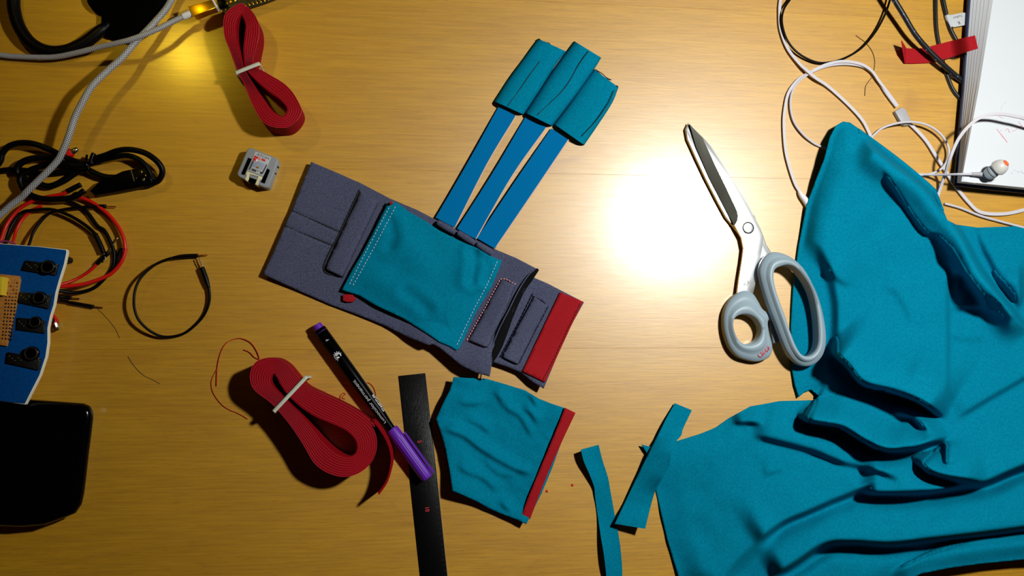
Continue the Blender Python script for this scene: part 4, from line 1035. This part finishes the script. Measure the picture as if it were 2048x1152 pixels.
jumper('red wire curving up from the top left of the panel', zl((-40, 990, 12), (10, 850, 9), (60, 720, 6), (150, 602, 4.5), (240, 540, 4), (320, 505, 3.5), (420, 482, 3), (540, 458, 3), (590, 432, 3)), REDW, 1.3, (('sleeve', zl((575, 440, 3), (640, 405, 3), (690, 380, 3))),))
jumper('second red wire leaving the panel inside the first', zl((60, 990, 13), (112, 870, 9), (142, 762, 5), (205, 660, 3), (290, 592, 2.5), (360, 560, 2.2)), REDW, 1.1)
jumper('short black tip poking out beneath the lower red wires', zb((640, 840, 8), (740, 850, 5), (830, 862, 3)), BLACKR, 0.9, (('sleeve', zb((760, 854, 4.6), (840, 862, 3), (910, 870, 2.5))), ('pinc', zb((905, 870, 2.4), (970, 876, 2.2), (1030, 880, 2)))))
jumper('long straight black tip lowest of the loose wires', zb((640, 872, 8), (740, 895, 4), (850, 918, 2.5), (950, 940, 2)), BLACKR, 0.9, (('sleeve', zb((900, 930, 2.2), (1060, 958, 2), (1200, 982, 2))), ('pinc', zb((1195, 982, 2), (1260, 988, 1.8), (1325, 992, 1.6)))))
jumper('black wire tip with a pale pin under the red arc', zb((1480, 440, 2), (1510, 350, 2.5), (1545, 260, 3)), BLACKR, 0.9, (('sleeve', zb((1500, 400, 2.2), (1525, 310, 2.6), (1560, 230, 3))),))
# crocodile clips
def croc(label, a, b, c, z):
    t = thing('crocodile_clip', label, 'clip', P(*a), 'red crocodile clips')
    A, B, Cc = P(*a, z*MM), P(*b, z*MM), P(*c, z*MM); L = (B-A).length*1000
    lathe('boot', A, B, [(0, 1.8), (L*0.3, 3.0), (L*0.8, 3.4), (L, 3.0)], REDW, t, 16)
    L2_ = (Cc-B).length*1000
    lathe('jaw', B, Cc, [(-1, 2.2), (L2_*0.4, 1.9), (L2_*0.8, 1.6), (L2_, 0.8)], mat('dark_nickel', (120, 116, 104), 0.3, metal=1.0), t, 10)
croc('red crocodile clip half hidden under the blue panel', (92, 622), (110, 648), (115, 661), 3.6)
croc('red crocodile clip behind the tied black lead', (118, 318), (144, 304), (156, 297), 3.6)
tube_m = tube('magenta_wire', zb((-120, 130, 22), (0, 150, 21), (60, 140, 20), (140, 158, 18.5), (200, 190, 16)), 0.7, PURPW)
tag(tube_m, 'thin magenta wire at the top corner of the blue panel', 'wire')

# ------------------------------------------------------------------ tied black usb lead
usb = thing('tied_lead', 'black lead folded and tied in a bundle with a plug, upper left', 'cable', P(170, 340))
tube('lead', zl((-60, 260, 5), (0, 180, 6), (22, 110, 7), (80, 52, 8), (170, 26, 9), (280, 32, 9), (400, 72, 8), (520, 130, 6), (640, 182, 5), (740, 205, 5), (800, 190, 5)), 2.2, BLACKR, usb)
tube('lead', zl((780, 165, 7), (900, 130, 9), (1000, 92, 11), (1110, 82, 12), (1240, 112, 12), (1340, 182, 11), (1386, 260, 9), (1362, 335, 7), (1310, 368, 6), (1230, 385, 5)), 2.1, BLACKR, usb)
tube('lead', zl((780, 195, 5), (950, 152, 7), (1080, 132, 8), (1180, 165, 8), (1245, 225, 7), (1285, 300, 6), (1300, 345, 6)), 2.0, BLACKR, usb)
tube('lead', zl((740, 250, 5), (860, 305, 5), (960, 320, 5), (1060, 312, 5.5)), 2.2, BLACKR, usb)
tube('lead', zl((760, 230, 4), (640, 285, 3), (540, 350, 3), (420, 395, 3), (320, 370, 3.5), (220, 335, 4), (150, 285, 5), (160, 215, 6), (250, 165, 6), (400, 150, 5.5), (560, 175, 5)), 2.3, BLACKR, usb)
tube('lead', zl((760, 215, 8), (650, 225, 8), (520, 200, 7.5), (400, 215, 7), (300, 240, 7), (200, 290, 7), (170, 350, 7), (210, 430, 6.5), (290, 482, 6), (400, 505, 6), (560, 500, 6.5), (650, 478, 7), (720, 430, 7)), 2.1, BLACKR, usb)
tube('lead', zl((740, 240, 3), (620, 260, 3), (480, 280, 3), (330, 285, 3), (220, 260, 3), (60, 255, 3), (-60, 280, 3)), 2.0, BLACKR, usb)
tube('twist_tie', zl((742, 130, 8), (735, 190, 10.5), (748, 250, 9), (760, 285, 4)), 0.9, BLACKG, usb)
tube('twist_tie', zl((770, 200, 10), (785, 150, 9.5), (800, 115, 9)), 1.6, BLACKG, usb)
pl = slab('plug', zl((1040, 262), (1120, 245), (1240, 228), (1280, 290), (1305, 362), (1180, 400), (980, 440), (800, 470), (760, 430), (860, 340), (960, 300)), 1.0, 9.0, BLACKP, usb, 1.8)
slab('plug_shell', zl((1110, 258), (1122, 255), (1150, 350), (1140, 356)), 8.9, 9.2, SILVER, pl, 0.1)
for q in (((1200, 268), (1212, 266), (1215, 285), (1205, 287)), ((1212, 332), (1236, 326), (1232, 350), (1212, 354)), ((1158, 322), (1166, 320), (1168, 332), (1160, 334)), ((1236, 298), (1244, 296), (1248, 312), (1240, 314))):
    slab('contact', zl(*q), 8.9, 9.2, SILVER, pl, 0.05)

# ------------------------------------------------------------------ braided leads and black gear at the upper left
z0 = Z(0, 0, 3.2)
bl2 = thing('braided_lead', 'grey braided lead running diagonally over the tied black lead', 'cable', P(180, 200))
tube('cable', z0((1150, -60, 6), (1110, -20, 7), (1060, 60, 9), (1000, 130, 11), (940, 195, 13), (870, 265, 15), (780, 370, 18), (680, 460, 20), (590, 550, 22), (530, 650, 22), (480, 750, 21), (440, 870, 20), (400, 970, 18), (350, 1050, 16))+zl((250, 420, 14), (180, 490, 12), (90, 560, 11), (0, 640, 10), (-80, 700, 9)), 2.3, GBRAID, bl2, 10, 14)
us = thing('usb_cable', 'grey braided cable with a gold plug at the top edge', 'cable', P(300, 80))
tube('cable', z0((-60, 345, 4), (0, 352, 4), (100, 362, 4.5), (330, 366, 7), (480, 340, 11), (640, 300, 15), (830, 255, 19.5), (1000, 190, 18), (1100, 140, 15), (1178, 104, 13)), 1.9, GBRAID, us, 10, 14)
tube('strain_relief', z0((1168, 108, 13.2), (1190, 99, 13), (1222, 86, 13)), [2.3, 2.6, 2.6], WHITEP, us, 6, 14)
slab('gold_plug', z0((1203, 42), (1352, -2), (1385, 48), (1242, 104)), 9.5, 16.5, GOLD, us, 0.6)
slab('plug_rim', z0((1350, -8), (1362, -12), (1395, 45), (1382, 50)), 9, 17, WHITEP, us, 0.4)
slab('dark_collar', z0((1380, -20), (1420, -30), (1450, 30), (1400, 44)), 9, 14, BLACKP, us, 0.4)
cb2 = thing('circuit_board', 'black circuit board with gold pin headers tucked behind the small red roll', 'circuit board', P(490, 5))
slab('board', z0((1395, 0), (1600, -60), (1860, -130), (1900, -60), (1745, 0), (1640, 34), (1500, 75), (1430, 92)), 8.0, 9.6, mat('black_circuit_board', (14, 14, 12), 0.4, col2=(40, 34, 18), nscale=700, bump=0.5, bscale=800), cb2, 0.1)
for x, y in ((1440, 70), (1830, -75)):
    b0 = P(*z0((x, y))[0], 0.008); lathe('standoff', Vector((b0.x, b0.y, 0.0002)), Vector((b0.x, b0.y, 1)), [(0, 1.6), (8.0, 1.6)], GOLD, cb2, 12)
for k in range(15):
    t = k/14; h = P(*z0((1425+t*340, 78-t*92))[0], 0.0096)
    lathe('header_pin', h, h+Vector((0, 0, 1)), [(0, 0.8), (0.6, 0.8), (0.8, 0.4), (2.6, 0.35)], GOLD, cb2, 8)
for k in range(9):
    t = k/8; q = z0((1410+t*230+6*(k % 2), 20-t*66), (1424+t*230, 16-t*66), (1430+t*230, 30-t*66), (1416+t*230, 36-t*66))
    slab('chip', q, 9.6, 10.6, SILVER if k % 3 == 0 else GOLD, cb2, 0.1)
hd = thing('black_device', 'black rounded device with a thick bent cord at the top left', 'device', P(270, 10))
slab('housing', z0((540, -120), (548, -10), (565, 30), (600, 64), (640, 82), (642, 140), (655, 205), (720, 240), (800, 250), (860, 236), (930, 190), (985, 120), (1030, 40), (1070, -40), (1080, -120)), 0.3, 6.5, mat('black_matte', (2, 2, 2), 0.7, spec=0.02), hd, 2.4, 4, None, 5)
tube('cord', z0((70, -120, 6), (85, -40, 6), (90, 60, 6), (122, 170, 6), (195, 272, 5.5), (300, 326, 5), (420, 326, 5), (540, 275, 5), (640, 200, 5), (690, 165, 4), (760, 120, 2.6)), [4.4]*8+[4.3, 3.2, 1.5], BLACKR, hd, 8, 16)
